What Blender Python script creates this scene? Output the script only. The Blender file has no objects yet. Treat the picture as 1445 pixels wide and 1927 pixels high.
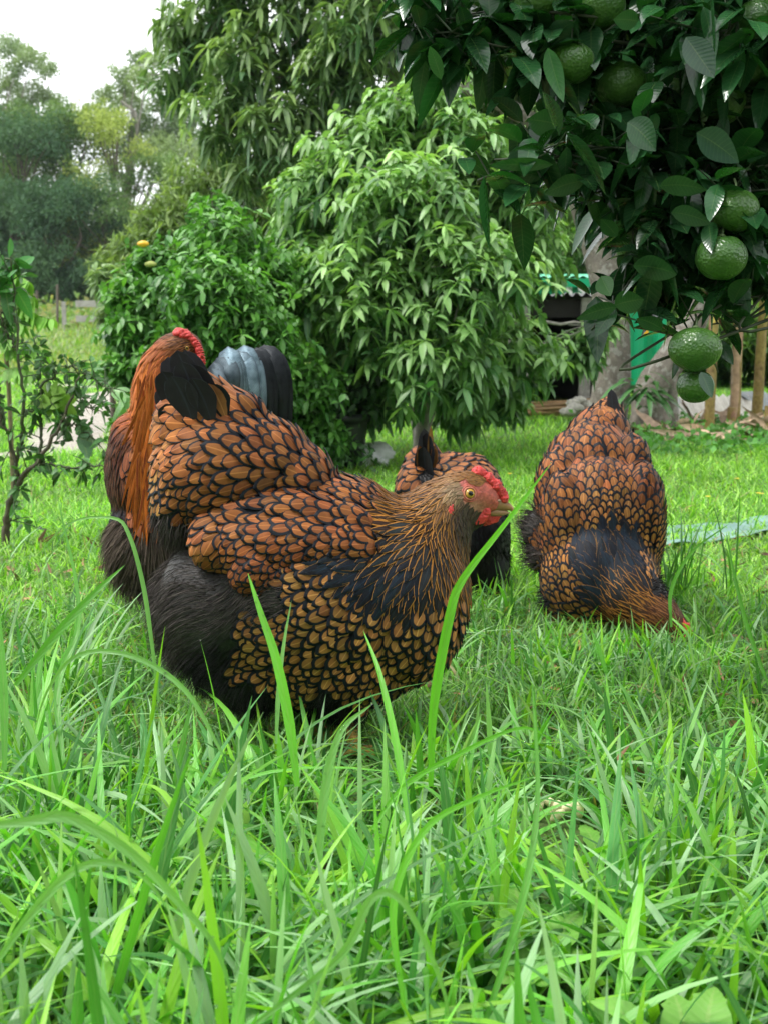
import bpy, bmesh, math
import numpy as np
from mathutils import Vector, Matrix
from mathutils.bvhtree import BVHTree

# ---------------------------------------------------------------- camera, sky, sun, exposure
PW, PH, FP = 1445.0, 1927.0, 2326.0
CAM_H = 0.59
PITCH = math.radians(8.4)
scene = bpy.context.scene
cam_d = bpy.data.cameras.new("camera")
cam = bpy.data.objects.new("camera", cam_d)
scene.collection.objects.link(cam)
cam.location = (0, 0, CAM_H)
cam.rotation_euler = (math.pi / 2 - PITCH, 0, 0)
cam_d.sensor_fit = 'VERTICAL'
cam_d.sensor_height = 24
cam_d.lens = 24 * FP / PH
cam_d.clip_start = 0.02
cam_d.clip_end = 600
cam_d.dof.use_dof = True
cam_d.dof.focus_distance = 1.66
cam_d.dof.aperture_fstop = 8.5
scene.camera = cam

world = bpy.data.worlds.new("World")
scene.world = world
world.use_nodes = True
wn = world.node_tree
wn.nodes.clear()
sky = wn.nodes.new('ShaderNodeTexSky')
sky.sky_type = 'NISHITA'
sky.sun_disc = False
SUN_EL, SUN_AZ = math.radians(62), math.radians(-60)
sky.sun_elevation = SUN_EL
sky.sun_rotation = SUN_AZ
sky.air_density = 1.0
sky.dust_density = 4.0
hs = wn.nodes.new('ShaderNodeHueSaturation')
hs.inputs['Saturation'].default_value = 0.12
mx = wn.nodes.new('ShaderNodeMix'); mx.data_type = 'RGBA'
mx.inputs['Factor'].default_value = 0.6
mx.inputs[7].default_value = (8.2, 8.5, 8.7, 1)      # even cloud deck over the clear sky
bg = wn.nodes.new('ShaderNodeBackground')
bg.inputs['Strength'].default_value = 0.15
wo = wn.nodes.new('ShaderNodeOutputWorld')
wn.links.new(sky.outputs[0], hs.inputs['Color'])
wn.links.new(hs.outputs[0], mx.inputs[6])
wn.links.new(mx.outputs[2], bg.inputs[0])
wn.links.new(bg.outputs[0], wo.inputs[0])

sun_d = bpy.data.lights.new("sun", 'SUN')
sun_d.energy = 1.5
sun_d.angle = math.radians(14)
sun_d.color = (1.0, 0.97, 0.92)
sun = bpy.data.objects.new("sun", sun_d)
scene.collection.objects.link(sun)
_sd = Vector((math.sin(SUN_AZ) * math.cos(SUN_EL), -math.cos(SUN_AZ) * math.cos(SUN_EL) * 0.6, math.sin(SUN_EL)))
sun.rotation_euler = _sd.to_track_quat('Z', 'Y').to_euler()
scene.view_settings.view_transform = 'Standard'
scene.view_settings.look = 'None'
scene.view_settings.exposure = 1.0
scene.view_settings.gamma = 1
scene.cycles.use_denoising = True
scene.cycles.max_bounces = 7
scene.cycles.transparent_max_bounces = 6
scene.cycles.transmission_bounces = 4
scene.cycles.diffuse_bounces = 4
scene.cycles.glossy_bounces = 2

# ---------------------------------------------------------------- helpers
C = scene.collection
rng = np.random.default_rng(7)
S_, C_ = math.sin(PITCH), math.cos(PITCH)

def P(px, py, Y):
    """point at ground distance Y seen at photo pixel px, py (planning aid)"""
    x = (px - PW / 2) / FP; y = -(py - PH / 2) / FP
    d = np.array([x, C_ + y * S_, -S_ + y * C_])
    return np.array([0, 0, CAM_H]) + d * (Y / d[1])

def proj(p):
    p = np.asarray(p, float).reshape(-1, 3) - [0, 0, CAM_H]
    f = p[:, 1] * C_ - p[:, 2] * S_; u = p[:, 1] * S_ + p[:, 2] * C_
    return np.stack([PW / 2 + FP * p[:, 0] / f, PH / 2 - FP * u / f], 1)

def sm(a):
    a = np.clip(a, 0, 1); return a * a * (3 - 2 * a)

def gz(x, y):
    x = np.asarray(x, float); y = np.asarray(y, float)
    z = 1.25 * sm((y - 11) / 34)
    z = z + 0.012 * np.sin(x * 2.1 + 1) * np.cos(y * 1.7) * sm((y - 2) / 3)
    return z

def G(px, Y):
    x = (px - PW / 2) / FP * Y
    return np.array([x, Y, float(gz(x, Y))])

def unit(v):
    v = np.asarray(v, float)
    return v / np.maximum(np.linalg.norm(v, axis=-1, keepdims=True), 1e-9)

def tag(o, label=None, cat=None, group=None, kind=None):
    if label: o['label'] = label
    if cat: o['category'] = cat
    if group: o['group'] = group
    if kind: o['kind'] = kind
    return o

def empty(name, loc, label, cat, group=None):
    o = bpy.data.objects.new(name, None); C.objects.link(o)
    o.location = tuple(float(a) for a in loc); o.empty_display_size = 0.1
    return tag(o, label, cat, group)

class Soup:
    """collects vertices and polygons; build() links them as ONE mesh object"""
    def __init__(s):
        s.V = []; s.F = []; s.uv = []; s.col = []; s.rim = []; s.ku = []; s.mi = []; s.n = 0
    def add(s, V, F, col=(.5, .5, .5), uv=None, rim=None, ku=None, mi=0):
        V = np.asarray(V, float).reshape(-1, 3); n = len(V)
        F = np.asarray(F, dtype=np.int64)
        s.V.append(V); s.F.append(F + s.n); s.n += n
        def full(a, k, d):
            if a is None: a = d
            a = np.asarray(a, float)
            return np.broadcast_to(a, (n, k)) if a.ndim < 2 else a.reshape(n, k)
        s.col.append(full(col, 3, (.5, .5, .5))); s.uv.append(full(uv, 2, (0, 0)))
        s.rim.append(full(rim, 4, (0, 0, 0, 1))); s.ku.append(full(ku, 2, (0, 0)))
        s.mi.append(np.full(len(F), mi))
        return s
    def build(s, name, mats, parent=None, smooth=True, origin=None, kind=None, label=None, cat=None, group=None, rims=False):
        V = np.concatenate(s.V)
        loc = None
        if parent is not None: V = V - np.array(WORLD[parent.name])
        elif origin is not None: V = V - np.asarray(origin, float); loc = origin
        me = bpy.data.meshes.new(name)
        me.vertices.add(len(V)); me.vertices.foreach_set('co', V.astype(np.float32).ravel())
        li = np.concatenate([f.ravel() for f in s.F]); cnt = np.concatenate([np.full(len(f), f.shape[1]) for f in s.F])
        me.loops.add(len(li)); me.loops.foreach_set('vertex_index', li.astype(np.int32))
        me.polygons.add(len(cnt)); st = np.concatenate([[0], np.cumsum(cnt)[:-1]])
        me.polygons.foreach_set('loop_start', st.astype(np.int32))
        me.polygons.foreach_set('material_index', np.concatenate(s.mi).astype(np.int32))
        me.polygons.foreach_set('use_smooth', np.full(len(cnt), bool(smooth)))
        uvl = me.uv_layers.new(name='UVMap'); uvl.data.foreach_set('uv', np.concatenate(s.uv)[li].astype(np.float32).ravel())
        ca = me.attributes.new('Col', 'FLOAT_COLOR', 'POINT')
        c4 = np.ones((len(V), 4)); c4[:, :3] = np.concatenate(s.col); ca.data.foreach_set('color', c4.astype(np.float32).ravel())
        if rims:
            ra = me.attributes.new('Rim', 'FLOAT_COLOR', 'POINT'); ra.data.foreach_set('color', np.concatenate(s.rim).astype(np.float32).ravel())
            kl = me.uv_layers.new(name='KUV'); kl.data.foreach_set('uv', np.concatenate(s.ku)[li].astype(np.float32).ravel())
        for m in (mats if isinstance(mats, (list, tuple)) else [mats]): me.materials.append(m)
        me.update(calc_edges=True); me.validate()
        o = bpy.data.objects.new(name, me); C.objects.link(o)
        if parent is not None:
            o.parent = parent; WORLD[o.name] = WORLD[parent.name]
        else:
            o.location = tuple(float(a) for a in (loc if loc is not None else (0, 0, 0))); WORLD[o.name] = tuple(o.location)
        return tag(o, label, cat, group, kind)

WORLD = {}
def thing(name, loc, label, cat, group=None):
    o = empty(name, loc, label, cat, group); WORLD[o.name] = tuple(float(a) for a in loc); return o

def prof_leaf(t): return np.sin(np.pi * np.clip(t, 0, 1) ** 0.85) ** 0.85 * .98 + .02
def prof_lance(t): return np.clip(np.sin(np.pi * t ** 0.8) ** .75, 0, 1) * .96 + .03
def prof_blade(t): return np.clip((1 - t) ** 0.55, 0, 1) * (0.55 + 0.45 * np.minimum(1, t * 4)) + .01
def prof_cut(t): return np.clip(0.9 - .35 * t, 0, 1)
def prof_round(t): return np.sqrt(np.clip(1 - (2 * t - 1) ** 2, 0, 1)) * .98 + .01
def prof_tail(t): return np.clip(np.sqrt(np.clip(1 - (np.clip(t, .35, 1) - .35) ** 3 / .65 ** 3, 0, 1)) * (0.35 + 0.65 * np.minimum(1, t * 2.2)), .02, 1)

def ribbons(base, d, side, L, W, bend, R=4, Cn=2, prof=prof_leaf, fold=0.15, wave=0.0, power=2.0):
    base = np.atleast_2d(base); N = max(len(base), len(np.atleast_2d(d)), np.size(L)); base = np.broadcast_to(base, (N, 3))
    d = np.broadcast_to(np.atleast_2d(d), (N, 3)); side = np.broadcast_to(np.atleast_2d(side), (N, 3)); bend = np.broadcast_to(np.atleast_2d(bend), (N, 3))
    L = np.broadcast_to(np.asarray(L, float), (N,)); W = np.broadcast_to(np.asarray(W, float), (N,))
    d = unit(d); side = unit(side - d * np.sum(side * d, 1, keepdims=True))
    t = np.linspace(0, 1, R + 1)
    cen = base[:, None] + d[:, None] * (L[:, None] * t)[..., None] + bend[:, None] * (L[:, None] * t ** power)[..., None]
    tan = d[:, None] + bend[:, None] * (power * np.maximum(t, 1e-3) ** (power - 1))[None, :, None]
    nrm = unit(np.cross(np.broadcast_to(side[:, None], tan.shape), tan))
    x = np.linspace(-1, 1, Cn + 1); w = prof(t)
    hw = (W[:, None] / 2) * w[None]
    V = cen[:, :, None] + side[:, None, None] * (hw[:, :, None] * x)[..., None]
    off = fold * np.abs(x)[None, None] * hw[:, :, None]
    if wave: off = off + wave * (W[:, None] * np.sin(t * 14 + base[:, :1] * 900))[:, :, None] * np.abs(x)
    V = V + nrm[:, :, None] * off[..., None]
    nv = (R + 1) * (Cn + 1)
    i, j = np.meshgrid(np.arange(R), np.arange(Cn), indexing='ij')
    a = (i * (Cn + 1) + j).ravel()
    q = np.stack([a, a + 1, a + Cn + 2, a + Cn + 1], 1)
    F = (q[None] + (np.arange(N) * nv)[:, None, None]).reshape(-1, 4)
    uv = np.broadcast_to(np.stack(np.meshgrid(t, x, indexing='ij')[::-1], -1)[None], (N, R + 1, Cn + 1, 2)).reshape(-1, 2)
    return V.reshape(-1, 3), F, uv, nv

def add_rib(s, base, d, side, L, W, bend, col, **k):
    mi = k.pop('mi', 0)
    V, F, uv, nv = ribbons(base, d, side, L, W, bend, **k)
    N = len(V) // nv
    col = np.repeat(np.broadcast_to(np.asarray(col, float), (N, 3)), nv, axis=0)
    s.add(V, F, col, uv, mi=mi)

def add_tube(s, pts, rad, sides=8, col=(.2, .15, .1), mi=0, cap=True, jit=0.0):
    pts = np.asarray(pts, float); n = len(pts)
    rad = np.broadcast_to(np.asarray(rad, float), (n,))
    T = np.gradient(pts, axis=0); T = unit(T)
    ref = np.array([0, 0, 1.]) if abs(T[0][2]) < .9 else np.array([1., 0, 0])
    A = unit(np.cross(T, ref)); 
    for i in range(1, n):
        if np.dot(A[i], A[i - 1]) < 0: A[i] = -A[i]
    B = np.cross(T, A)
    th = np.linspace(0, 2 * np.pi, sides, endpoint=False)
    rr = rad[:, None] * (1 + jit * rng.uniform(-1, 1, (n, sides)))
    V = pts[:, None] + (A[:, None] * np.cos(th)[None, :, None] + B[:, None] * np.sin(th)[None, :, None]) * rr[..., None]
    i, j = np.meshgrid(np.arange(n - 1), np.arange(sides), indexing='ij')
    a = i * sides + j; b = i * sides + (j + 1) % sides
    F = np.stack([a, b, b + sides, a + sides], -1).reshape(-1, 4)
    uv = np.stack([np.tile(th, n), np.repeat(np.linspace(0, 1, n), sides)], 1)
    s.add(V.reshape(-1, 3), F, col, uv, mi=mi)
    if cap:
        for e, k in ((0, 0), (n - 1, n - 1)):
            Vc = np.concatenate([V[k], pts[k][None]]); m = sides
            Fc = np.array([[q, (q + 1) % sides, m] for q in range(sides)])
            s.add(Vc, Fc, col, mi=mi)

def curve_pts(pts, n=16):
    """Catmull-Rom through control rows"""
    p = np.asarray(pts, float); p = np.vstack([2 * p[0] - p[1], p, 2 * p[-1] - p[-2]])
    out = []; m = len(p) - 3
    for u in np.linspace(0, m - 1e-6, n):
        i = int(u); f = u - i; a, b, c, d = p[i:i + 4]
        out.append(.5 * ((2 * b) + (c - a) * f + (2 * a - 5 * b + 4 * c - d) * f * f + (3 * b - 3 * c + d - a) * f ** 3))
    return np.array(out)

def add_box(s, lo, hi, col=(.5, .5, .5), mi=0, rotz=0, piv=None, noise=0):
    lo = np.asarray(lo, float); hi = np.asarray(hi, float)
    v = np.array([[x, y, z] for x in (lo[0], hi[0]) for y in (lo[1], hi[1]) for z in (lo[2], hi[2])])
    if rotz:
        c = (lo + hi) / 2 if piv is None else np.asarray(piv, float); r = v - c; cs, sn = math.cos(rotz), math.sin(rotz)
        v = np.stack([r[:, 0] * cs - r[:, 1] * sn, r[:, 0] * sn + r[:, 1] * cs, r[:, 2]], 1) + c
    if noise: v = v + rng.uniform(-noise, noise, v.shape)
    F = [[0, 1, 3, 2], [4, 6, 7, 5], [0, 4, 5, 1], [2, 3, 7, 6], [0, 2, 6, 4], [1, 5, 7, 3]]
    s.add(v, F, col, mi=mi)

def add_ball(s, c, r, col=(.5, .5, .5), nu=16, nv=10, mi=0, fn=None, axes=None, **k):
    r = np.broadcast_to(np.asarray(r, float), (3,))
    th = np.linspace(0, np.pi, nv + 1); ph = np.linspace(0, 2 * np.pi, nu, endpoint=False)
    T, H = np.meshgrid(th, ph, indexing='ij')
    D = np.stack([np.sin(T) * np.cos(H), np.sin(T) * np.sin(H), np.cos(T)], -1).reshape(-1, 3)
    m = np.ones(len(D)) if fn is None else fn(D)
    V = D * m[:, None] * r
    if axes is not None: V = V @ np.asarray(axes)
    i, j = np.meshgrid(np.arange(nv), np.arange(nu), indexing='ij')
    a = i * nu + j; b = i * nu + (j + 1) % nu
    F = np.stack([a, a + nu, b + nu, b], -1).reshape(-1, 4)
    s.add(V + np.asarray(c, float), F, col, D[:, :2], mi=mi)

def randdir(n):
    v = rng.normal(size=(n, 3)); return unit(v)

# ---------------------------------------------------------------- materials
def new_mat(name):
    m = bpy.data.materials.new(name); m.use_nodes = True; nt = m.node_tree
    for n in list(nt.nodes): nt.nodes.remove(n)
    out = nt.nodes.new('ShaderNodeOutputMaterial'); p = nt.nodes.new('ShaderNodeBsdfPrincipled')
    nt.links.new(p.outputs[0], out.inputs[0])
    return m, nt, p, out

def nd(nt, kind, **k):
    n = nt.nodes.new(kind)
    for a, b in k.items(): setattr(n, a, b)
    return n

def math_n(nt, op, a, b=None, c=None, clamp=False):
    n = nt.nodes.new('ShaderNodeMath'); n.operation = op; n.use_clamp = clamp
    for i, v in enumerate((a, b, c)):
        if v is None: continue
        if isinstance(v, (int, float)): n.inputs[i].default_value = v
        else: nt.links.new(v, n.inputs[i])
    return n.outputs[0]

def mixc(nt, fac, a, b, mode='MIX'):
    n = nt.nodes.new('ShaderNodeMix'); n.data_type = 'RGBA'; n.blend_type = mode
    for i, v in ((0, fac), (6, a), (7, b)):
        if isinstance(v, (int, float)): n.inputs[i].default_value = v
        elif isinstance(v, tuple): n.inputs[i].default_value = (*v[:3], 1)
        else: nt.links.new(v, n.inputs[i])
    return n.outputs[2]

def ramp(nt, fac, stops):
    n = nt.nodes.new('ShaderNodeValToRGB'); nt.links.new(fac, n.inputs[0]); e = n.color_ramp.elements
    while len(e) < len(stops): e.new(0.5)
    for q, (p_, c_) in zip(e, stops): q.position = p_; q.color = (*c_, 1)
    return n.outputs[0]

def noise(nt, scale, detail=4, rough=.55, coord=None):
    n = nt.nodes.new('ShaderNodeTexNoise'); n.inputs['Scale'].default_value = scale
    n.inputs['Detail'].default_value = detail; n.inputs['Roughness'].default_value = rough
    if coord is None:
        tc = nt.nodes.new('ShaderNodeTexCoord'); coord = tc.outputs['Object']
    nt.links.new(coord, n.inputs['Vector']); return n.outputs['Fac']

def bump(nt, p, h, s=.3, dist=.01):
    b = nt.nodes.new('ShaderNodeBump'); b.inputs['Strength'].default_value = s; b.inputs['Distance'].default_value = dist
    nt.links.new(h, b.inputs['Height']); nt.links.new(b.outputs[0], p.inputs['Normal'])

def leaf_mat(name, rough=.4, spec=.5, trans=.35, vein=.35, nscale=14, tcol=(1.15, 1.25, .5), rib=.10, bs=.25):
    m, nt, p, out = new_mat(name)
    at = nd(nt, 'ShaderNodeAttribute', attribute_name='Col')
    uv = nd(nt, 'ShaderNodeUVMap', uv_map='UVMap'); sp = nd(nt, 'ShaderNodeSeparateXYZ'); nt.links.new(uv.outputs[0], sp.inputs[0])
    ax = math_n(nt, 'ABSOLUTE', sp.outputs[0])
    mid = math_n(nt, 'LESS_THAN', ax, rib)
    nz = noise(nt, nscale, 3)
    c1 = mixc(nt, 1.0, at.outputs['Color'], ramp(nt, nz, [(.3, (.78, .8, .8)), (.7, (1.2, 1.18, 1.1))]), 'MULTIPLY')
    vs = math_n(nt, 'SINE', math_n(nt, 'MULTIPLY', math_n(nt, 'SUBTRACT', sp.outputs[1], math_n(nt, 'MULTIPLY', ax, .12)), 75.))
    c2 = mixc(nt, math_n(nt, 'MULTIPLY', math_n(nt, 'GREATER_THAN', vs, .75), vein * .35), c1, (.35, .5, .18))
    c3 = mixc(nt, math_n(nt, 'MULTIPLY', mid, vein), c2, (.35, .48, .15))
    nt.links.new(c3, p.inputs['Base Color'])
    p.inputs['Roughness'].default_value = rough; p.inputs['Specular IOR Level'].default_value = spec
    bump(nt, p, math_n(nt, 'ADD', math_n(nt, 'MULTIPLY', vs, .3), nz), bs, .002)
    tr = nd(nt, 'ShaderNodeBsdfTranslucent')
    nt.links.new(mixc(nt, 1.0, c1, tcol, 'MULTIPLY'), tr.inputs[0])
    ms = nd(nt, 'ShaderNodeMixShader'); ms.inputs[0].default_value = trans
    nt.links.new(p.outputs[0], ms.inputs[1]); nt.links.new(tr.outputs[0], ms.inputs[2]); nt.links.new(ms.outputs[0], out.inputs[0])
    return m

def bark_mat(name, c1, c2, scale=12, bs=.6, c3=None):
    m, nt, p, out = new_mat(name)
    tc = nd(nt, 'ShaderNodeTexCoord'); mp = nd(nt, 'ShaderNodeMapping'); mp.inputs['Scale'].default_value = (1, 1, .45)
    nt.links.new(tc.outputs['Object'], mp.inputs[0])
    n1 = noise(nt, scale, 8, .65, mp.outputs[0]); n2 = noise(nt, scale * 4, 6, .7)
    c = ramp(nt, n1, [(.35, c1), (.62, c2)])
    if c3: c = mixc(nt, math_n(nt, 'MULTIPLY', math_n(nt, 'GREATER_THAN', noise(nt, scale * 1.7, 5), .56), .8), c, c3)
    c = mixc(nt, .5, c, ramp(nt, n2, [(.3, tuple(a * .5 for a in c1)), (.7, tuple(min(1, a * 1.2) for a in c2))]))
    nt.links.new(c, p.inputs['Base Color']); p.inputs['Roughness'].default_value = .85
    bump(nt, p, math_n(nt, 'ADD', n1, math_n(nt, 'MULTIPLY', n2, .4)), bs, .02)
    return m

def plain_mat(name, col, rough=.6, nscale=20, var=.25, metal=0, attr=False, bs=.15, spec=.5):
    m, nt, p, out = new_mat(name)
    nz = noise(nt, nscale, 6)
    if attr: src = nd(nt, 'ShaderNodeAttribute', attribute_name='Col').outputs['Color']
    else:
        r = nd(nt, 'ShaderNodeRGB'); r.outputs[0].default_value = (*col, 1); src = r.outputs[0]
    c = mixc(nt, 1.0, src, ramp(nt, nz, [(.3, (1 - var,) * 3), (.7, (1 + var,) * 3)]), 'MULTIPLY')
    nt.links.new(c, p.inputs['Base Color']); p.inputs['Roughness'].default_value = rough; p.inputs['Metallic'].default_value = metal
    p.inputs['Specular IOR Level'].default_value = spec
    bump(nt, p, nz, bs, .004)
    return m

M = {}
M['grass'] = leaf_mat('grass_blade', .36, .5, .40, .22, 9, (1.1, 1.3, .35), .12)
M['leaf'] = leaf_mat('leaf_waxy', .34, .5, .30)
M['leaf_matt'] = leaf_mat('leaf_matt', .55, .35, .35)
M['citrus'] = leaf_mat('leaf_citrus', .17, .42, .15, .10, 30, (1.1, 1.7, .4), .04, bs=.06)
M['far_leaf'] = leaf_mat('leaf_far', .7, .2, .25, 0, .6)
M['bark'] = bark_mat('bark_brown', (.06, .045, .035), (.17, .14, .11))
M['bark_pale'] = bark_mat('bark_pale', (.20, .18, .155), (.42, .39, .34), 6)
M['bark_lichen'] = bark_mat('bark_lichen', (.10, .085, .07), (.27, .235, .20), 14, .8, (.48, .48, .44))
M['twig'] = plain_mat('twig', (.08, .10, .04), .7, 30)
M['banana'] = bark_mat('banana_stem', (.13, .07, .025), (.40, .31, .09), 9, .5, (.30, .19, .11))
M['dry'] = plain_mat('dry_leaf', (.3, .2, .12), .8, 25, .35, attr=True, bs=.4)
# ---------------------------------------------------------------- ground, path, hills
def ground_mat():
    m, nt, p, out = new_mat('soil_and_turf')
    n1 = noise(nt, 1.3, 8, .65); n2 = noise(nt, 35, 8, .7); n3 = noise(nt, .25, 3)
    c = ramp(nt, n2, [(.3, (.035, .05, .018)), (.5, (.075, .125, .03)), (.72, (.13, .2, .05))])
    c = mixc(nt, math_n(nt, 'MULTIPLY', math_n(nt, 'GREATER_THAN', n1, .58), .45), c, (.13, .10, .06))
    c = mixc(nt, math_n(nt, 'MULTIPLY', n3, .5), c, (.16, .25, .06))
    nt.links.new(c, p.inputs['Base Color']); p.inputs['Roughness'].default_value = .95
    bump(nt, p, n2, .5, .02); return m
def grid_sheet(name, xs, ys, zf, mat, kind='structure', label=None, cat=None):
    X, Y = np.meshgrid(xs, ys, indexing='ij'); Z = zf(X, Y)
    nx, ny = len(xs), len(ys); i, j = np.meshgrid(np.arange(nx - 1), np.arange(ny - 1), indexing='ij'); a = (i * ny + j).ravel()
    s = Soup(); s.add(np.stack([X, Y, Z], -1).reshape(-1, 3), np.stack([a, a + ny, a + ny + 1, a + 1], 1)); return s.build(name, mat, kind=kind, label=label, cat=cat)
xs = np.concatenate([np.linspace(-220, -12, 24), np.linspace(-11, 11, 70), np.linspace(12, 220, 24)])
ys = np.concatenate([np.linspace(-30, -1, 8), np.linspace(-.5, 12, 70), np.linspace(12.5, 60, 50), np.linspace(65, 320, 14)])
def hills_z(X, Y):
    return gz(X, Y) + 14 * sm((Y - 62) / 90) * (.75 + .25 * np.sin(X * .03 + 1.2))
grid_sheet('ground', xs, ys, hills_z, ground_mat())

# muddy track on the left: a strip following the ground
def strip(name, cps, w, mat, lift=.006, kind='structure'):
    c = curve_pts(cps, 40); T = unit(np.gradient(c, axis=0)); N = np.stack([T[:, 1], -T[:, 0]], 1)
    s = Soup(); k = 9; V = []
    for i in range(40):
        for q in np.linspace(-1, 1, k):
            ww = w * (1 + .18 * math.sin(i * .9) + .1 * math.sin(i * 2.3 + q))
            x, y = c[i][:2] + N[i] * q * ww; V.append((x, y, float(gz(x, y)) + lift + .004 * (1 - q * q)))
    i, j = np.meshgrid(np.arange(39), np.arange(k - 1), indexing='ij'); a = (i * k + j).ravel()
    s.add(np.array(V), np.stack([a, a + k, a + k + 1, a + 1], 1)); return s.build(name, mat, kind=kind)
m, nt, p, out = new_mat('wet_track')
n1 = noise(nt, 5, 8, .7); n2 = noise(nt, 40, 6, .7)
nt.links.new(mixc(nt, .4, ramp(nt, n1, [(.3, (.24, .20, .155)), (.7, (.42, .38, .32))]), ramp(nt, n2, [(.3, (.14, .12, .09)), (.7, (.5, .45, .38))])), p.inputs['Base Color'])
nt.links.new(ramp(nt, n1, [(.35, (.12,) * 3), (.6, (.8,) * 3)]), p.inputs['Roughness']); bump(nt, p, n2, .4, .01)
def g(px, py):
    Y = CAM_H / math.tan(PITCH + math.atan((py - PH / 2) / FP)); q = P(px, py, Y); return np.array([q[0], q[1], 0.])
strip('path', [(-3.4, 5.0, 0), g(60, 860), g(120, 830), g(160, 790), g(190, 748), g(175, 730), (-9.5, 15, 0)], .22, m)

# ---------------------------------------------------------------- far trees
def blob_pts(blobs, n, shell=.55, flat=.8):
    """random points in a set of ellipsoid blobs (px,py,Y,rpx[,aspect]); returns pos, outward dir, height in blob"""
    W = np.array([b[3] ** 2 for b in blobs], float); k = rng.choice(len(blobs), n, p=W / W.sum())
    cen = np.array([P(b[0], b[1], b[2]) for b in blobs]); rad = np.array([b[3] / FP * b[2] for b in blobs])
    asp = np.array([b[4] if len(b) > 4 else flat for b in blobs])
    u = randdir(n); r = rng.uniform(0, 1, n) ** shell
    r = np.where(rng.uniform(size=n) < .10, rng.uniform(1.02, 1.32, n), r)          # sprigs standing out of the mass
    off = u * (r * rad[k])[:, None]; off[:, 2] *= asp[k]
    return cen[k] + off, u, r, k

def branch(s, a, b, r0, r1, sag=.15, col=(.2, .17, .13), n=9, sides=7, jit=.06):
    a = np.asarray(a); b = np.asarray(b); L = np.linalg.norm(b - a)
    t = np.linspace(0, 1, n)[:, None]
    mid = (a + b) / 2 + np.array([0, 0, 1.]) * L * sag + rng.normal(size=3) * L * .06
    pts = (1 - t) ** 2 * a + 2 * t * (1 - t) * mid + t ** 2 * b
    pts[1:-1] += rng.normal(size=(n - 2, 3)) * L * .012
    add_tube(s, pts, r0 + (r1 - r0) * np.linspace(0, 1, n) ** .8, sides, col, jit=jit, cap=False)

def far_tree(base, H, spread, seed, cols, label, kind='gum', nleaf=7000, lsz=.16):
    global rng
    old = rng; rng = np.random.default_rng(seed)
    base = np.array([base[0], base[1], float(gz(base[0], base[1]))])
    T = thing('gum_tree' if kind != 'b' else 'forest_tree', base, label, 'tree', 'trees of the far wood')
    s = Soup(); top = base + np.array([rng.normal() * .4, 0, H * (.9 if kind in ('b', 'gum') else .7)])
    add_tube(s, curve_pts([base - [0, 0, .2], base + [rng.normal() * .2, 0, H * .3], base + [rng.normal() * .4, 0, H * .62], top], 14), np.linspace(.16, .03, 14) * H / 8, 8, jit=.05)
    bl = []; PADS = {'pads1': [(20, 92, 42), (62, 110, 36), (92, 132, 22), (18, 165, 34), (62, 182, 42), (102, 186, 24), (20, 212, 44), (72, 228, 32), (112, 214, 22), (-30, 140, 50), (-50, 220, 60), (35, 130, 24), (40, 255, 40), (90, 262, 30), (-20, 300, 60)],
            'pads2': [(262, 108, 24), (300, 112, 26), (232, 138, 26), (275, 150, 34), (198, 178, 26), (246, 190, 38), (176, 208, 22), (222, 228, 32), (272, 240, 44), (312, 200, 36), (322, 245, 38), (165, 218, 14), (345, 160, 40), (350, 220, 44), (300, 275, 40), (250, 280, 40), (235, 165, 22), (370, 270, 50), (205, 262, 24)]}
    if kind in PADS:
        for x_, y_, r_ in PADS[kind]: bl.append((P(x_, y_, base[1] + rng.uniform(-1.2, 1.2)), r_ / FP * base[1] * .9, .62))
    elif kind == 'gum':
        for i in range(17):
            h = rng.uniform(.45, 1.0); a = rng.uniform(0, 6.28); rr = spread * rng.uniform(.15, 1) * (1.15 - .55 * h)
            bl.append((base + [math.cos(a) * rr, math.sin(a) * rr, H * h], rng.uniform(.45, .95) * spread * .42, .45))
    else:
        for i in range(24):
            h = rng.uniform(.08, .95); a = rng.uniform(0, 6.28); rr = spread * rng.uniform(.2, 1) * math.sqrt(max(.1, 1 - (h - .45) ** 2 * 2.6))
            bl.append((base + [math.cos(a) * rr, math.sin(a) * rr, H * h], rng.uniform(.5, 1) * spread * .42, .75))
    for c, r, f in bl:
        h0 = np.clip((c[2] - base[2]) / H - .25, .1, .85); a = base + (top - base) * h0
        branch(s, a, c, .05 * H / 10, .015, .1, n=6, sides=5)
    s.build('trunk', M['bark_pale'] if kind != 'b' else M['bark'], T)
    s = Soup(); w = np.array([b[1] ** 2 for b in bl]); k = rng.choice(len(bl), nleaf, p=w / w.sum())
    u = randdir(nleaf); r = rng.uniform(0, 1, nleaf) ** .45
    cc = np.array([b[0] for b in bl]); rad = np.array([b[1] for b in bl]); fl = np.array([b[2] for b in bl])
    off = u * (r * rad[k])[:, None]; off[:, 2] *= fl[k]
    # sub-clumping keeps gaps in the pads
    pos = cc[k] + off
    pos = pos + .25 * rad[k][:, None] * np.sin(pos[:, [1, 2, 0]] * 5.5 / rad[k][:, None] * .8)
    d = unit(u * .6 + rng.normal(size=(nleaf, 3)) * .6 + [0, 0, -.25])
    c0, c1 = np.array(cols[0]), np.array(cols[1]); bm = rng.uniform(0, 1, len(bl)); q = np.clip(bm[k] * .7 + rng.uniform(0, .5, nleaf), 0, 1)[:, None]
    add_rib(s, pos, d, randdir(nleaf), lsz * rng.uniform(.6, 1.4, nleaf), lsz * .55, np.zeros(3), c0 * (1 - q) + c1 * q, R=2, Cn=1, fold=0)
    s.build('crown', M['far_leaf'], T)
    rng = old; return T

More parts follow.
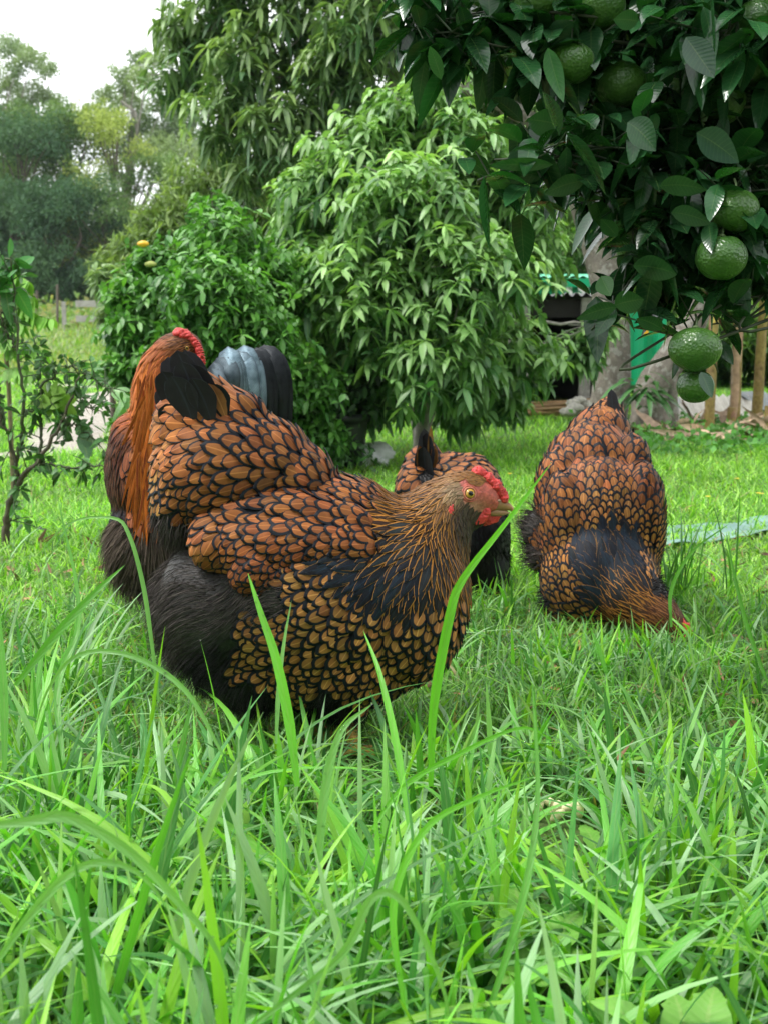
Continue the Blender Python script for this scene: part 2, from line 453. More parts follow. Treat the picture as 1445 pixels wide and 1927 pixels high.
GUM = ((.13, .21, .11), (.29, .38, .19)); DEEP = ((.045, .11, .065), (.10, .19, .09)); OLV = ((.17, .25, .06), (.38, .46, .12)); MID = ((.08, .16, .06), (.19, .30, .10))
def fx(px, Y): return (px - PW / 2) / FP * Y
far = [(35, 46, 10.6, 2.1, GUM, 'pads1', 'tall sparse gum tree at the left edge with flat leaf pads against the white sky'),
       (262, 45, 10.4, 2.2, GUM, 'pads2', 'tall gum tree with layered crown between the sky gap and the mango tree'),
       (120, 44, 8.0, 2.2, MID, 'b', 'bushy mid green forest tree between the two tall gums'),
       (215, 42, 6.6, 2.0, OLV, 'b', 'yellow olive forest tree below the second gum'),
       (20, 43, 7.0, 2.1, MID, 'b', 'grey green tree with pale forked trunk at the left edge'),
       (120, 40.5, 4.0, 1.6, DEEP, 'b', 'dark ivy covered tree at the edge of the field'),
       (200, 40.8, 4.2, 1.7, DEEP, 'b', 'dark blue green tree behind the wooden fence boards'),
       (40, 41, 4.0, 1.5, DEEP, 'b', 'dark creeper covered tree left of the thin fence post'),
       (300, 41.5, 5.0, 1.9, MID, 'b', 'mid green forest tree partly behind the pale shrub'),
       (420, 43, 7.0, 2.3, GUM, 'b', 'greyish forest tree glimpsed under the mango branches'),
       (560, 44, 8.0, 2.4, MID, 'b', 'forest tree glimpsed through the mango crown'),
       (-90, 43, 8.0, 2.4, MID, 'b', 'forest tree just beyond the left edge'),
       (700, 42, 7.0, 2.4, DEEP, 'b', 'dark forest tree behind the lychee tree'),
       (860, 44, 8.0, 2.4, MID, 'b', 'forest tree behind the top of the lychee tree'),
       (1040, 42, 7.0, 2.4, DEEP, 'b', 'dark forest tree behind the shed'),
       (1200, 43, 7.0, 2.4, MID, 'b', 'forest tree behind the green container'),
       (1380, 42, 6.0, 2.3, MID, 'b', 'forest tree behind the banana stems'),
       (1560, 42, 7.0, 2.4, MID, 'b', 'forest tree just beyond the right edge'),
       (65, 42, 6.4, 2.0, DEEP, 'b', 'dense dark green tree between the left gum and the field'),
       (165, 43, 7.0, 2.0, MID, 'b', 'full round tree in the dip between the two gums'),
       (-280, 44, 8.5, 3.0, MID, 'b', 'broad forest tree well beyond the left edge'), (-480, 43, 7.5, 3.0, DEEP, 'b', 'dark forest tree far beyond the left edge'), (-700, 44, 8.5, 3.2, OLV, 'b', 'olive forest tree farthest beyond the left edge'),
       (1780, 43, 8.0, 3.0, DEEP, 'b', 'dark forest tree well beyond the right edge'), (2000, 43, 8.0, 3.0, MID, 'b', 'broad forest tree farthest beyond the right edge')]
for i, (px, Y, H, sp, cl, kd, lb) in enumerate(far):
    far_tree((fx(px, Y), Y), H, sp, 100 + i, cl, lb, kd, 22000 if kd != 'b' else 15000, .105)

# ---------------------------------------------------------------- field fence and rail
def fence_post(px, Y, h, w, label):
    b = G(px, Y); s = Soup(); add_tube(s, curve_pts([b - [0, 0, .1], b + [.01, 0, h * .5], b + [.03, 0, h]], 8), w, 7, jit=.1)
    return s.build('fence_post', M['bark'], label=label, cat='post', origin=b, group='posts of the field fence')
fence_post(116, 28, .95, .03, 'thin dark fence post standing alone in the field grass')
fence_post(78, 29, .8, .025, 'short fence post in front of the dark creeper tree')
fence_post(60, 29.2, .7, .025, 'short leaning fence post farthest left in the field')
b = G(170, 27); T = thing('wooden_rail', b, 'weathered grey two board rail at the edge of the field', 'fence')
M['wood'] = bark_mat('grey_wood', (.2, .19, .17), (.42, .40, .37), 9, .5)
for dx in (.25, -.5, 1.0):
    s = Soup(); add_box(s, b + [dx - .04, .04, -.1], b + [dx + .04, .12, .62]); s.build('post', M['wood'], T, smooth=False)
for z in (.18, .50):
    s = Soup(); add_box(s, b + [-.22, -.03, z], b + [1.5, .02, z + .14]); s.build('board', M['wood'], T, smooth=False)

# ---------------------------------------------------------------- shed, container, junk on the right
Yc = 11.0
def wall_pt(px, Y, z): return np.array([(px - PW / 2) / FP * Y, Y, z])
M['green_paint'] = plain_mat('green_paint', (.005, .36, .16), .45, 3, .12, bs=.05)
M['green_top'] = plain_mat('green_top', (.12, .5, .30), .5, 5, .15, bs=.05)
M['white'] = plain_mat('white_paint', (.8, .8, .78), .6, 20, .05)
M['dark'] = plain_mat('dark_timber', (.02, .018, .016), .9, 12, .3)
M['iron'] = plain_mat('old_iron', (.10, .10, .10), .6, 8, .35, metal=.3)
cb = wall_pt(1010, Yc, 0)
T = thing('shipping_container', cb, 'green corrugated shipping container behind the low dark shed', 'container')
cz = P(1060, 524, Yc)[2]
def corr_wall(s, x0, x1, Y, z0, z1, pitch=.17, dep=.035, col=(.5,) * 3):
    n = int((x1 - x0) / pitch * 4); V = []
    for i in range(n + 1):
        ph = i % 4; d = dep if ph in (1, 2) else 0
        x = x0 + (x1 - x0) * i / n; V += [(x, Y - d, z0), (x, Y - d, z1)]
    F = [[2 * i, 2 * i + 2, 2 * i + 3, 2 * i + 1] for i in range(n)]
    s.add(V, F, col)
x0, x1 = fx(880, Yc), fx(1242, Yc)
s = Soup(); corr_wall(s, x0 + .05, x1 - .05, Yc, .1, cz - .08)
add_box(s, (x0, Yc + .02, .05), (x1, Yc + 2.3, cz - .07)); s.build('wall', M['green_paint'], T, smooth=False)
s = Soup(); add_box(s, (x0, Yc - .06, cz - .075), (x1, Yc - .01, cz - .002)); add_box(s, (x0 - .01, Yc - .07, .0), (x0 + .06, Yc - .005, cz)); add_box(s, (x1 - .06, Yc - .07, .0), (x1 + .01, Yc - .005, cz))
s.build('frame', M['green_paint'], T, smooth=False)
s = Soup(); n = 40
V = []
for i in range(n + 1):
    for yy, zz in ((Yc - .05, cz + .002), (Yc + 2.3, cz + .12)):
        V.append((x0 + (x1 - x0) * i / n, yy, zz + (.02 if i % 2 else 0)))
s.add(V, [[2 * i, 2 * i + 2, 2 * i + 3, 2 * i + 1] for i in range(n)]); s.build('roof', M['green_top'], T, smooth=False)
def text_mesh(body, size, loc, parent, mat, name='lettering', ext=.003):
    cu = bpy.data.curves.new(name, 'FONT'); cu.body = body; cu.size = size; cu.extrude = ext; cu.offset = size * .02
    o = bpy.data.objects.new(name, cu); C.objects.link(o)
    bpy.context.view_layer.update(); dg = bpy.context.evaluated_depsgraph_get()
    me = bpy.data.meshes.new_from_object(o.evaluated_get(dg)); bpy.data.objects.remove(o); bpy.data.curves.remove(cu)
    me.materials.clear(); me.materials.append(mat)
    o = bpy.data.objects.new(name, me); C.objects.link(o); o.parent = parent; o.rotation_euler = (math.pi / 2, 0, 0)
    w = WORLD[parent.name]; o.location = tuple(float(loc[i] - w[i]) for i in range(3)); return o
zt = P(1060, 552, Yc - .05)[2]
text_mesh('s', .17, (fx(1056, Yc), Yc - .045, zt - .015), T, M['white'])
text_mesh('sull', .17, (fx(1079, Yc), Yc - .045, zt - .015), T, M['white'])
s = Soup(); add_box(s, (fx(1203, Yc), Yc - .05, P(1200, 629, Yc)[2]), (fx(1212, Yc), Yc - .042, P(1200, 621, Yc)[2])); s.build('warning_sticker', plain_mat('orange_label', (.8, .4, .02), .5), T, smooth=False)

Ys = 8.6
sx0, sx1 = fx(850, Ys), fx(1112, Ys); rz = P(1060, 556, Ys)[2]
T = thing('garden_shed', ((sx0 + sx1) / 2, Ys, 0), 'low open fronted shed with dark interior and corrugated roof behind the lychee tree', 'shed')
s = Soup(); n = 90; V = []
for i in range(n + 1):
    x = sx0 - .1 + (sx1 - sx0 + .2) * i / n; w = .014 * math.cos(i * math.pi / 2.5)
    V += [(x, Ys - .25, rz + w), (x, Ys + 2.0, rz - .05 + w)]
s.add(V, [[2 * i, 2 * i + 2, 2 * i + 3, 2 * i + 1] for i in range(n)]); s.build('roof', M['iron'], T, smooth=True)
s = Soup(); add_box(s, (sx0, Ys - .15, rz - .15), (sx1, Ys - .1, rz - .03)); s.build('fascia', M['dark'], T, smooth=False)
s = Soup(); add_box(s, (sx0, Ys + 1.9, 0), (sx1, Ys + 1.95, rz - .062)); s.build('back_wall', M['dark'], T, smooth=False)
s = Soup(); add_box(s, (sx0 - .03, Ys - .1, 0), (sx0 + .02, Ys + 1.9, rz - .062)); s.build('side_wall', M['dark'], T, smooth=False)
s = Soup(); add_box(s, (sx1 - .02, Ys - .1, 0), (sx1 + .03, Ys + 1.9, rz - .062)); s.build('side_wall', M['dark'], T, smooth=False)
for px in (1099, 985, 890):
    s = Soup(); add_box(s, (fx(px - 10, Ys - .2), Ys - .2, 0), (fx(px + 9, Ys - .2), Ys - .13, rz - .02)); s.build('post', M['wood'], T, smooth=False)
# things lying about the shed
for i in range(9):
    px = 990 + i * 14; Y = Ys - .5 + rng.uniform(-.2, .2); L = rng.uniform(.4, .8); a = rng.uniform(-.5, .5); c = G(px, Y)
    s = Soup(); add_tube(s, [c + [-L / 2 * math.cos(a), -L / 2 * math.sin(a), .03 + .01 * i], c + [0, 0, .05 + .01 * i], c + [L / 2 * math.cos(a), L / 2 * math.sin(a), .04 + .012 * i]], .012, 6)
    s.build('bamboo_cane', plain_mat('cane', (.30, .18, .08), .6) if i == 0 else bpy.data.materials['cane'], label=['lowest', 'second lowest', 'third', 'fourth', 'middle', 'sixth', 'third highest', 'second highest', 'topmost'][i] + ' thin brown cane of the heap lying before the shed', cat='cane', group='canes lying before the shed', origin=c)
m_stone = bark_mat('pale_stone', (.35, .33, .29), (.6, .57, .5), 9, .5)
for i, (px, py, r) in enumerate([(1068, 775, .06), (1082, 768, .065), (1094, 776, .07), (1078, 758, .05), (1090, 753, .05), (1103, 762, .06)]):
    Y = Ys - .7 + .02 * i; r = r * .7; c = P(px, py, Y); c[2] = max(c[2], r * .5)
    s = Soup(); ph = rng.uniform(0, 6, 3); add_ball(s, c, (r * 1.3, r, r * .7), fn=lambda D: 1 + .12 * np.sin(D @ [3, 5, 2] + ph[0]) + .08 * np.sin(D @ [7, -4, 6] + ph[1]))
    s.build('pale_stone', m_stone, label=['lowest left stone', 'low middle stone', 'low right stone', 'upper left stone', 'topmost stone', 'upper right stone'][i] + ' of the pale heap beside the shed post', cat='stone', group='stones heaped beside the shed post', origin=c)
# garden tools / red things in the shed
s = Soup(); c = wall_pt(830, 8.9, .55); add_box(s, c - [.22, .1, .1], c + [.22, .1, .12]); s.build('red_crate', plain_mat('red_plastic', (.45, .07, .04), .5), label='red crate half hidden behind the lychee trunk', cat='crate', origin=c, smooth=False)
# pale corrugated sheets
def sheet(cx, cy, w, l, tilt, rz_, col, label, name='roofing_sheet', wav=.012, base=.03):
    n = 48; V = []; 
    for i in range(n + 1):
        for j in range(5):
            u = (i / n - .5) * w; v = (j / 4 - .5) * l
            z = wav * math.sin(i * math.pi / 2) + base + (v + l / 2) * math.sin(tilt); y = v * math.cos(tilt)
            V.append((cx + u * math.cos(rz_) - y * math.sin(rz_), cy + u * math.sin(rz_) + y * math.cos(rz_), z))
    i, j = np.meshgrid(np.arange(n), np.arange(4), indexing='ij'); a = (i * 5 + j).ravel()
    s = Soup(); s.add(V, np.stack([a, a + 5, a + 6, a + 1], 1))
    o = s.build(name, plain_mat('sheet_' + name, col, .55, 6, .22), label=label, cat='sheet', smooth=True, origin=(cx, cy, 0))
    md = o.modifiers.new('thick', 'SOLIDIFY'); md.thickness = .004; return o
sheet(fx(1335, 7.85), 7.85, .62, .42, math.radians(19), -.06, (.58, .54, .46), 'cream coloured old sheet lying behind the tree trunk and banana stems')
sheet(fx(1450, 7.9), 7.9, .22, .45, math.radians(20), .4, (.45, .48, .50), 'grey metal sheet leaning right of the banana stems', 'metal_sheet')
s = Soup(); c = G(1272, 7.72) ; add_tube(s, [c + [-.02, 0, .05], c + [.03, .13, .10], c + [.07, .28, .15]], .017, 10); s.build('grey_pipe', plain_mat('pvc', (.33, .34, .34), .5), label='short grey pipe lying on the cream sheet', cat='pipe', origin=c)
# pale hose-blue ground sheet in the grass at right
def wrinkled(px0, px1, py0, py1, label):
    s = Soup(); n = 40; m_ = 14; V = []
    for i in range(n + 1):
        for j in range(m_ + 1):
            u = i / n; v = j / m_; px = px0 + (px1 - px0) * u; py = (py0[0] + (py1[0] - py0[0]) * v) * (1 - u) + (py0[1] + (py1[1] - py0[1]) * v) * u
            q = g(px, py); V.append((q[0], q[1], .034 + .005 * math.sin(i * .35 + j * .5) + .003 * math.sin(i * .8 - j * .6) - .021))
    i, j = np.meshgrid(np.arange(n), np.arange(m_), indexing='ij'); a = (i * (m_ + 1) + j).ravel()
    s.add(V, np.stack([a, a + m_ + 1, a + m_ + 2, a + 1], 1))
    o = s.build('plastic_sheet', plain_mat('pale_plastic', (.17, .30, .26), .4, 8, .3), label=label, cat='sheet'); md = o.modifiers.new('thick', 'SOLIDIFY'); md.thickness = .003
wrinkled(1235, 1640, (1006, 955), (1040, 985), 'pale blue green plastic sheet lying in the grass right of the pecking hen')
# white bag and black pot with plant
c = G(648, 5.3); T = thing('plant_pot', c, 'black plastic pot holding a leafy plant beside the white bag', 'pot')
s = Soup(); pr = [(.075, 0), (.08, .02), (.1, .19), (.101, .2), (.112, .2), (.112, .235), (.098, .235), (.095, .2)]
V = []; 
for r, z in pr:
    for k in range(24): V.append((c[0] + r * math.cos(k * math.tau / 24), c[1] + r * math.sin(k * math.tau / 24), z))
F = [[i * 24 + k, i * 24 + (k + 1) % 24, (i + 1) * 24 + (k + 1) % 24, (i + 1) * 24 + k] for i in range(len(pr) - 1) for k in range(24)]
s.add(V, F); s.build('pot', plain_mat('black_plastic', (.02, .025, .025), .35), T)
s = Soup(); n = 500; pos = c + [0, 0, .24] + rng.normal(size=(n, 3)) * [.09, .07, .07] + [0, 0, .08]
add_rib(s, pos, unit(rng.normal(size=(n, 3)) + [0, 0, .2]), randdir(n), .045, .024, [0, 0, -.2], np.array([.03, .09, .035]) * rng.uniform(.6, 1.6, (n, 1)), R=3)
n = 260; pos = c + rng.normal(size=(n, 3)) * [.1, .08, .04] + [-.05, -.1, .06]
add_rib(s, pos, unit(rng.normal(size=(n, 3)) + [0, 0, .5]), randdir(n), .045, .02, [0, 0, -.2], np.array([.05, .15, .04]) * rng.uniform(.6, 1.6, (n, 1)), R=3)
s.build('foliage', M['leaf'], T)
c = G(690, 5.45); s = Soup()
def bagf(D): return 1 + .12 * np.sin(D[:, 0] * 7 + D[:, 2] * 5) + .08 * np.sin(D[:, 1] * 13 + D[:, 0] * 9) + .05 * np.sin(D[:, 2] * 21 + D[:, 0] * 17)
add_ball(s, c + [.01, 0, .045], (.10, .07, .06), nu=40, nv=24, fn=bagf); add_ball(s, c + [-.05, 0, .09], (.04, .05, .08), nu=30, nv=20, fn=bagf)
s.build('white_bag', plain_mat('white_plastic', (.85, .86, .86), .5, 20, .08), label='crumpled white bag lying on the grass beside the black pot', cat='bag', origin=c)
# ---------------------------------------------------------------- mid-distance trees and shrubs
def whorls(s, pos, axis, nl, L, W, col, droop=.55, spread=.75, prof=prof_leaf, R=4, fold=.2, jit=.18):
    """each twig tip carries nl leaves fanned round its axis and hanging down"""
    n = len(pos); axis = unit(axis); ref = unit(rng.normal(size=(n, 3))); A = unit(np.cross(axis, ref)); B = np.cross(axis, A)
    k = np.arange(nl); th = (k / nl * 2 * np.pi)[None] + rng.uniform(0, 6.28, (n, 1)) + rng.normal(size=(n, nl)) * .25
    rad = A[:, None] * np.cos(th)[..., None] + B[:, None] * np.sin(th)[..., None]
    d = unit(axis[:, None] * (1 - spread) + rad * spread + rng.normal(size=(n, nl, 3)) * jit)
    side = np.cross(d, np.array([0, 0, 1.])); side = unit(side + rng.normal(size=side.shape) * .25)
    Ls = L * rng.uniform(.6, 1.15, (n, nl)); b = np.zeros((n, nl, 3)); b[..., 2] = -droop * rng.uniform(.6, 1.3, (n, nl))
    base = pos[:, None] - axis[:, None] * (rng.uniform(0, .35, (n, nl, 1)) * L)
    cc = np.repeat(np.asarray(col)[:, None], nl, 1) * rng.uniform(.8, 1.2, (n, nl, 1))
    add_rib(s, base.reshape(-1, 3), d.reshape(-1, 3), side.reshape(-1, 3), Ls.ravel(), (W * Ls / L).ravel(), b.reshape(-1, 3), cc.reshape(-1, 3), R=R, prof=prof, fold=fold)

def big_tree(name, label, cat, base, blobs, trunk, nw, nl, L, W, cols, mat, bark, droop=.6, spread=.8, seed=1, limb_r=.02, group=None, shell=.45, tipbias=(0, 0, .15), R=4, fold=.2, twigcol=(.2, .16, .12), flat=.85, hl=.35):
    global rng
    old = rng; rng = np.random.default_rng(seed)
    T = thing(name, base, label, cat, group)
    s = Soup()
    for pts, r0, r1 in trunk: add_tube(s, curve_pts(pts, 20), np.linspace(r0, r1, 20), 12, jit=.06)
    tp = np.concatenate([curve_pts(p_, 20) for p_, _, _ in trunk])
    cen = [P(b[0], b[1], b[2]) for b in blobs]
    for c in cen:
        dd = np.linalg.norm(tp - c, axis=1) + np.where(tp[:, 2] > c[2], 2., 0); a = tp[np.argmin(dd)]
        branch(s, a, c, limb_r, limb_r * .35, .08)
        for q in range(6):
            e = c + randdir(1)[0] * blobs[cen_i(cen, c)][3] / FP * blobs[cen_i(cen, c)][2] * .9
            branch(s, a + (c - a) * rng.uniform(.5, 1), e, limb_r * .4, limb_r * .12, .05, n=6, sides=5)
    s.build('trunk', bark, T)
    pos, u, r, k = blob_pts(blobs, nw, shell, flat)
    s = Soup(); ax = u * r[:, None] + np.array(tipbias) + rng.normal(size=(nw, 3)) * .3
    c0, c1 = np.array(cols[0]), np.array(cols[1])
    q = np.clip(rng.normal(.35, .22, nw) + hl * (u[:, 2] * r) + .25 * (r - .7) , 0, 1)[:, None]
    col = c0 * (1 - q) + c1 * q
    if nl > 1: whorls(s, pos, ax, nl, L, W, col, droop, spread, R=R, fold=fold)
    else: add_rib(s, pos, unit(ax * .5 + randdir(nw) * .8), randdir(nw), L * rng.uniform(.6, 1.2, nw), W, [0, 0, -droop * .4], col, R=R, fold=fold)
    cr = s.build('crown', mat, T); rng = old
    return T
def cen_i(cen, c):
    for i, q in enumerate(cen):
        if q is c: return i

# lychee tree, centre
b = G(793, 5.75)
LY = [(790, 215, 5.8, 95), (690, 300, 5.7, 100), (875, 285, 5.7, 100), (615, 370, 5.7, 90), (955, 385, 5.7, 95), (770, 400, 5.3, 135), (600, 500, 5.6, 75),
      (985, 500, 5.7, 72), (880, 520, 5.2, 125), (700, 560, 5.2, 120), (650, 620, 5.5, 100), (820, 660, 5.15, 130), (955, 660, 5.5, 95), (1090, 655, 5.9, 50),
      (625, 715, 5.5, 58), (715, 740, 5.4, 60), (870, 760, 5.4, 58), (960, 750, 5.5, 50), (1030, 440, 5.9, 42), (780, 560, 6.2, 150), (780, 330, 6.2, 110), (560, 610, 5.8, 48), (1130, 610, 6.0, 38), (800, 150, 5.9, 45), (575, 350, 5.9, 60), (560, 430, 5.9, 55), (545, 520, 5.9, 50), (720, 220, 5.8, 50)]
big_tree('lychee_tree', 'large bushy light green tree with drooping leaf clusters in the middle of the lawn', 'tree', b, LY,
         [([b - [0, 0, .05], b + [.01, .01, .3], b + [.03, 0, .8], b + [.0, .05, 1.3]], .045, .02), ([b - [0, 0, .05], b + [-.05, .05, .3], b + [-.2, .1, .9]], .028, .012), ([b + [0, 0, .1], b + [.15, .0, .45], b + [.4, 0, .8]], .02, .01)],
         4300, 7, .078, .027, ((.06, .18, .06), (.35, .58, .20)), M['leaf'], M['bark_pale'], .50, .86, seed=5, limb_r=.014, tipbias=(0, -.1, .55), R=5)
# dark mango tree overhead behind
b = G(1130, 7.2)
MG = [(380, 60, 8.0, 90), (330, 150, 8.2, 62), (470, 130, 7.6, 95), (430, 230, 7.6, 80), (560, 60, 7.6, 100), (520, 250, 7.4, 75), (640, 140, 7.4, 90), (700, 40, 7.3, 100), (590, 215, 7.5, 60), (480, 330, 7.6, 55), (560, 340, 8.0, 70),
      (800, 60, 7.6, 110), (930, 120, 7.6, 100), (1010, 230, 7.6, 90), (960, 40, 7.4, 100), (900, 230, 7.9, 80), (450, -30, 7.8, 110), (620, -60, 7.6, 120), (820, -80, 7.5, 130), (1020, -60, 7.6, 140), (1150, 60, 7.8, 120), (1230, 230, 8.0, 120), (1100, 330, 8.0, 90), (650, 290, 8.2, 80), (330, 60, 8.1, 40), (700, 200, 8.3, 100), (1350, 330, 8.3, 110), (1300, 60, 8.2, 140), (1450, 150, 8.4, 150)]
TR2 = lambda px, py, Y: P(px, py, Y)
trk = [([b - [.02, 0, .1], TR2(1148, 740, 7.2), TR2(1150, 600, 7.2), TR2(1128, 480, 7.25), TR2(1080, 330, 7.3), TR2(1040, 150, 7.4), TR2(1000, -60, 7.5)], .125, .06),
       ([TR2(1060, 260, 7.3), TR2(900, 175, 7.4), TR2(760, 135, 7.5), TR2(640, 130, 7.6), TR2(520, 150, 7.6), TR2(400, 120, 7.9)], .055, .015),
       ([TR2(760, 135, 7.5), TR2(690, 200, 7.6), TR2(600, 240, 7.6), TR2(520, 310, 7.6)], .03, .01),
       ([TR2(1030, 160, 7.4), TR2(880, 60, 7.5), TR2(700, 20, 7.5), TR2(560, -40, 7.6)], .05, .015)]
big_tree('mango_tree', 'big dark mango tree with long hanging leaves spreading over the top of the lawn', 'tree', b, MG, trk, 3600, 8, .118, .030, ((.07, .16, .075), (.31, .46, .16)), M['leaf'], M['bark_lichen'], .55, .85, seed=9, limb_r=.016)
# second grey trunk with fern (crown above the frame)
b = G(1222, 7.0)
trk = [([b - [0, 0, .1], TR2(1222, 800, 7.0), TR2(1226, 730, 7.0), TR2(1275, 655, 7.0), TR2(1312, 580, 7.1), TR2(1360, 430, 7.2), TR2(1400, 200, 7.3)], .115, .06),
       ([TR2(1262, 850, 7.0), TR2(1264, 780, 6.98), TR2(1266, 700, 6.98), TR2(1285, 640, 7.0)], .035, .03)]
T2 = big_tree('old_tree', 'leaning grey tree trunk with a fern growing in its fork beside the banana stems', 'tree', b, [(1400, 150, 7.3, 130), (1480, 60, 7.3, 160), (1340, -40, 7.3, 140), (1560, 250, 7.3, 140), (1440, 380, 7.5, 90)], trk, 700, 8, .13, .035, ((.03, .08, .04), (.10, .17, .06)), M['leaf'], M['bark_lichen'], .55, .85, seed=10)
for q, (px, py, rr) in enumerate([(1205, 850, .11), (1245, 850, .09)]):
    c = G(px, 6.95); s = Soup(); add_tube(s, curve_pts([c + [0, -.02, -.05], c + [0, -.01, .05], c + [.01, .06, .3]], 8), np.linspace(rr, .03, 8), 10, jit=.1); s.build('root', M['bark_lichen'], T2)
c = TR2(1212, 735, 6.85); s = Soup(); n = 34; a = rng.uniform(-1, 1, n) * 2.2 - 1.57
d = np.stack([np.cos(a) * .9, -np.abs(rng.uniform(.2, .9, n)), rng.uniform(-.1, .9, n)], 1)
add_rib(s, c + rng.normal(size=(n, 3)) * [.05, .02, .045], d, rng.normal(size=(n, 3)) * .2 + np.cross(unit(d), [0, 0, 1.]), rng.uniform(.13, .24, n), .032, [0, 0, -.75], np.array([.05, .17, .045]) * rng.uniform(.6, 1.5, (n, 1)), R=8, fold=.15, prof=lambda t: prof_leaf(t) * (1 + .18 * np.sin(t * 50)))
o = s.build('epiphyte_fern', M['leaf'], origin=c, label='tuft of strap leaved fern growing on the grey leaning trunk', cat='fern')

# citrus bush with yellow fruit left of centre
b = G(450, 5.2)
LB = [(420, 480, 5.2, 95), (330, 560, 5.1, 100), (270, 620, 5.0, 75), (450, 640, 4.9, 120), (520, 540, 5.3, 90), (350, 700, 4.9, 95), (560, 740, 5.1, 85), (470, 790, 4.9, 80), (400, 400, 5.4, 45), (600, 820, 5.1, 60),
      (285, 500, 5.1, 50), (230, 700, 4.9, 45), (400, 560, 4.8, 95), (250, 560, 5.1, 50), (350, 830, 4.9, 80), (240, 810, 4.9, 30), (620, 700, 5.4, 60)]
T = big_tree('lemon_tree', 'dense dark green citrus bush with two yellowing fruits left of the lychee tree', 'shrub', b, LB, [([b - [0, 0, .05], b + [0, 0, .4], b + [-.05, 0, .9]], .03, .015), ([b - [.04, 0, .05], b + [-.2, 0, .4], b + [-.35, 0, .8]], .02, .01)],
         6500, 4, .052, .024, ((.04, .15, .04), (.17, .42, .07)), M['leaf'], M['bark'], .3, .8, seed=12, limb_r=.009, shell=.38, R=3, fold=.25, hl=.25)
lf = plain_mat('lemon_peel', (.75, .42, .02), .4, 30, .12); lg = plain_mat('pale_lemon_peel', (.42, .46, .12), .4, 30, .15)
for px, py, mt, rx in ((270, 459, lf, .013), (284, 497, lg, .013)):
    s = Soup(); add_ball(s, P(px, py, 4.98), (rx * 1.6, rx, rx), fn=lambda D: 1 + .18 * np.abs(D[:, 0]) ** 6); s.build('fruit', mt, T)
# pale feathery shrub behind it
b = G(400, 9.5)
big_tree('wattle_tree', 'pale yellow green feathery tree behind the citrus bush', 'tree', b, [(380, 360, 9.5, 75), (460, 400, 9.6, 90), (310, 420, 9.2, 60), (250, 480, 9.0, 50), (540, 420, 9.8, 90), (350, 470, 9.2, 90), (600, 360, 10, 70), (230, 540, 8.8, 45), (200, 500, 8.8, 28), (430, 310, 9.6, 45), (420, 560, 9.3, 100), (520, 300, 10, 50)],
         [([b, b + [0, 0, .8], b + [.1, 0, 1.6]], .05, .02)], 4200, 5, .10, .02, ((.11, .20, .06), (.26, .36, .13)), M['leaf_matt'], M['bark'], .15, .7, seed=14, limb_r=.014, R=2, fold=0, flat=.95)
b = G(215, 7.2)
big_tree('grey_leaf_shrub', 'pale grey green shrub at the left side of the citrus bush', 'shrub', b, [(205, 525, 7.2, 36), (250, 545, 7.0, 40), (215, 590, 7.1, 34), (285, 520, 7.0, 35), (240, 640, 7, 40), (240, 700, 7, 40)], [([b, b + [0, 0, .4], b + [.02, 0, .8]], .02, .01)], 420, 6, .085, .026, ((.15, .26, .12), (.34, .46, .24)), M['leaf_matt'], M['bark'], .35, .8, seed=15, limb_r=.006)
# bright shrubs behind the banana stems and beyond the shed
for i, (px, py, Y, r, lb) in enumerate([(1330, 640, 13, 110, 'sunlit green shrub seen between the hanging fruit and the banana stems'), (1430, 620, 12.5, 110, 'leafy shrub behind the rightmost banana stem'), (1560, 600, 12, 130, 'leafy shrub beyond the right edge'), (1265, 690, 13.5, 60, 'low shrub just right of the leaning trunk'), (1180, 420, 14, 130, 'tall shrub rising behind the green container'), (960, 420, 14, 150, 'tall shrub behind the roof of the shed'), (1340, 460, 14, 120, 'tall shrub above the cream sheet')]):
    b = G(px, Y)
    bl = [(px + rng.uniform(-.6, .6) * r, py + rng.uniform(-.6, .8) * r, Y + rng.uniform(-.5, .5), r * .55) for _ in range(9)]
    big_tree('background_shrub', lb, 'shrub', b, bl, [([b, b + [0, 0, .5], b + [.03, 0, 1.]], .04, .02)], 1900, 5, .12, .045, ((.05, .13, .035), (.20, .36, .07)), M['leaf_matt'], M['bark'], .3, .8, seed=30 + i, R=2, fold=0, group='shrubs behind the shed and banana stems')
# low weeds strip at the foot of the far wood
s = Soup(); n = 9000; X = rng.uniform(-22, 22, n); Y = rng.uniform(27, 40, n); H = rng.uniform(.15, .5, n) * (1 + .6 * np.sin(X * 1.3) * np.sin(Y))
pos = np.stack([X, Y, gz(X, Y)], 1); pos[:, 2] += H * rng.uniform(0, 1, n)
add_rib(s, pos, unit(rng.normal(size=(n, 3)) + [0, 0, .8]), randdir(n), .22, .1, [0, 0, -.2], np.where(rng.uniform(size=(n, 1)) < .3, [[.30, .29, .12]], [[.14, .24, .06]]) * rng.uniform(.7, 1.3, (n, 1)), R=2, Cn=1, fold=0)
s.build('field_weeds', M['leaf_matt'], kind='stuff', label='tall pale weeds along the edge of the far wood', cat='weeds')

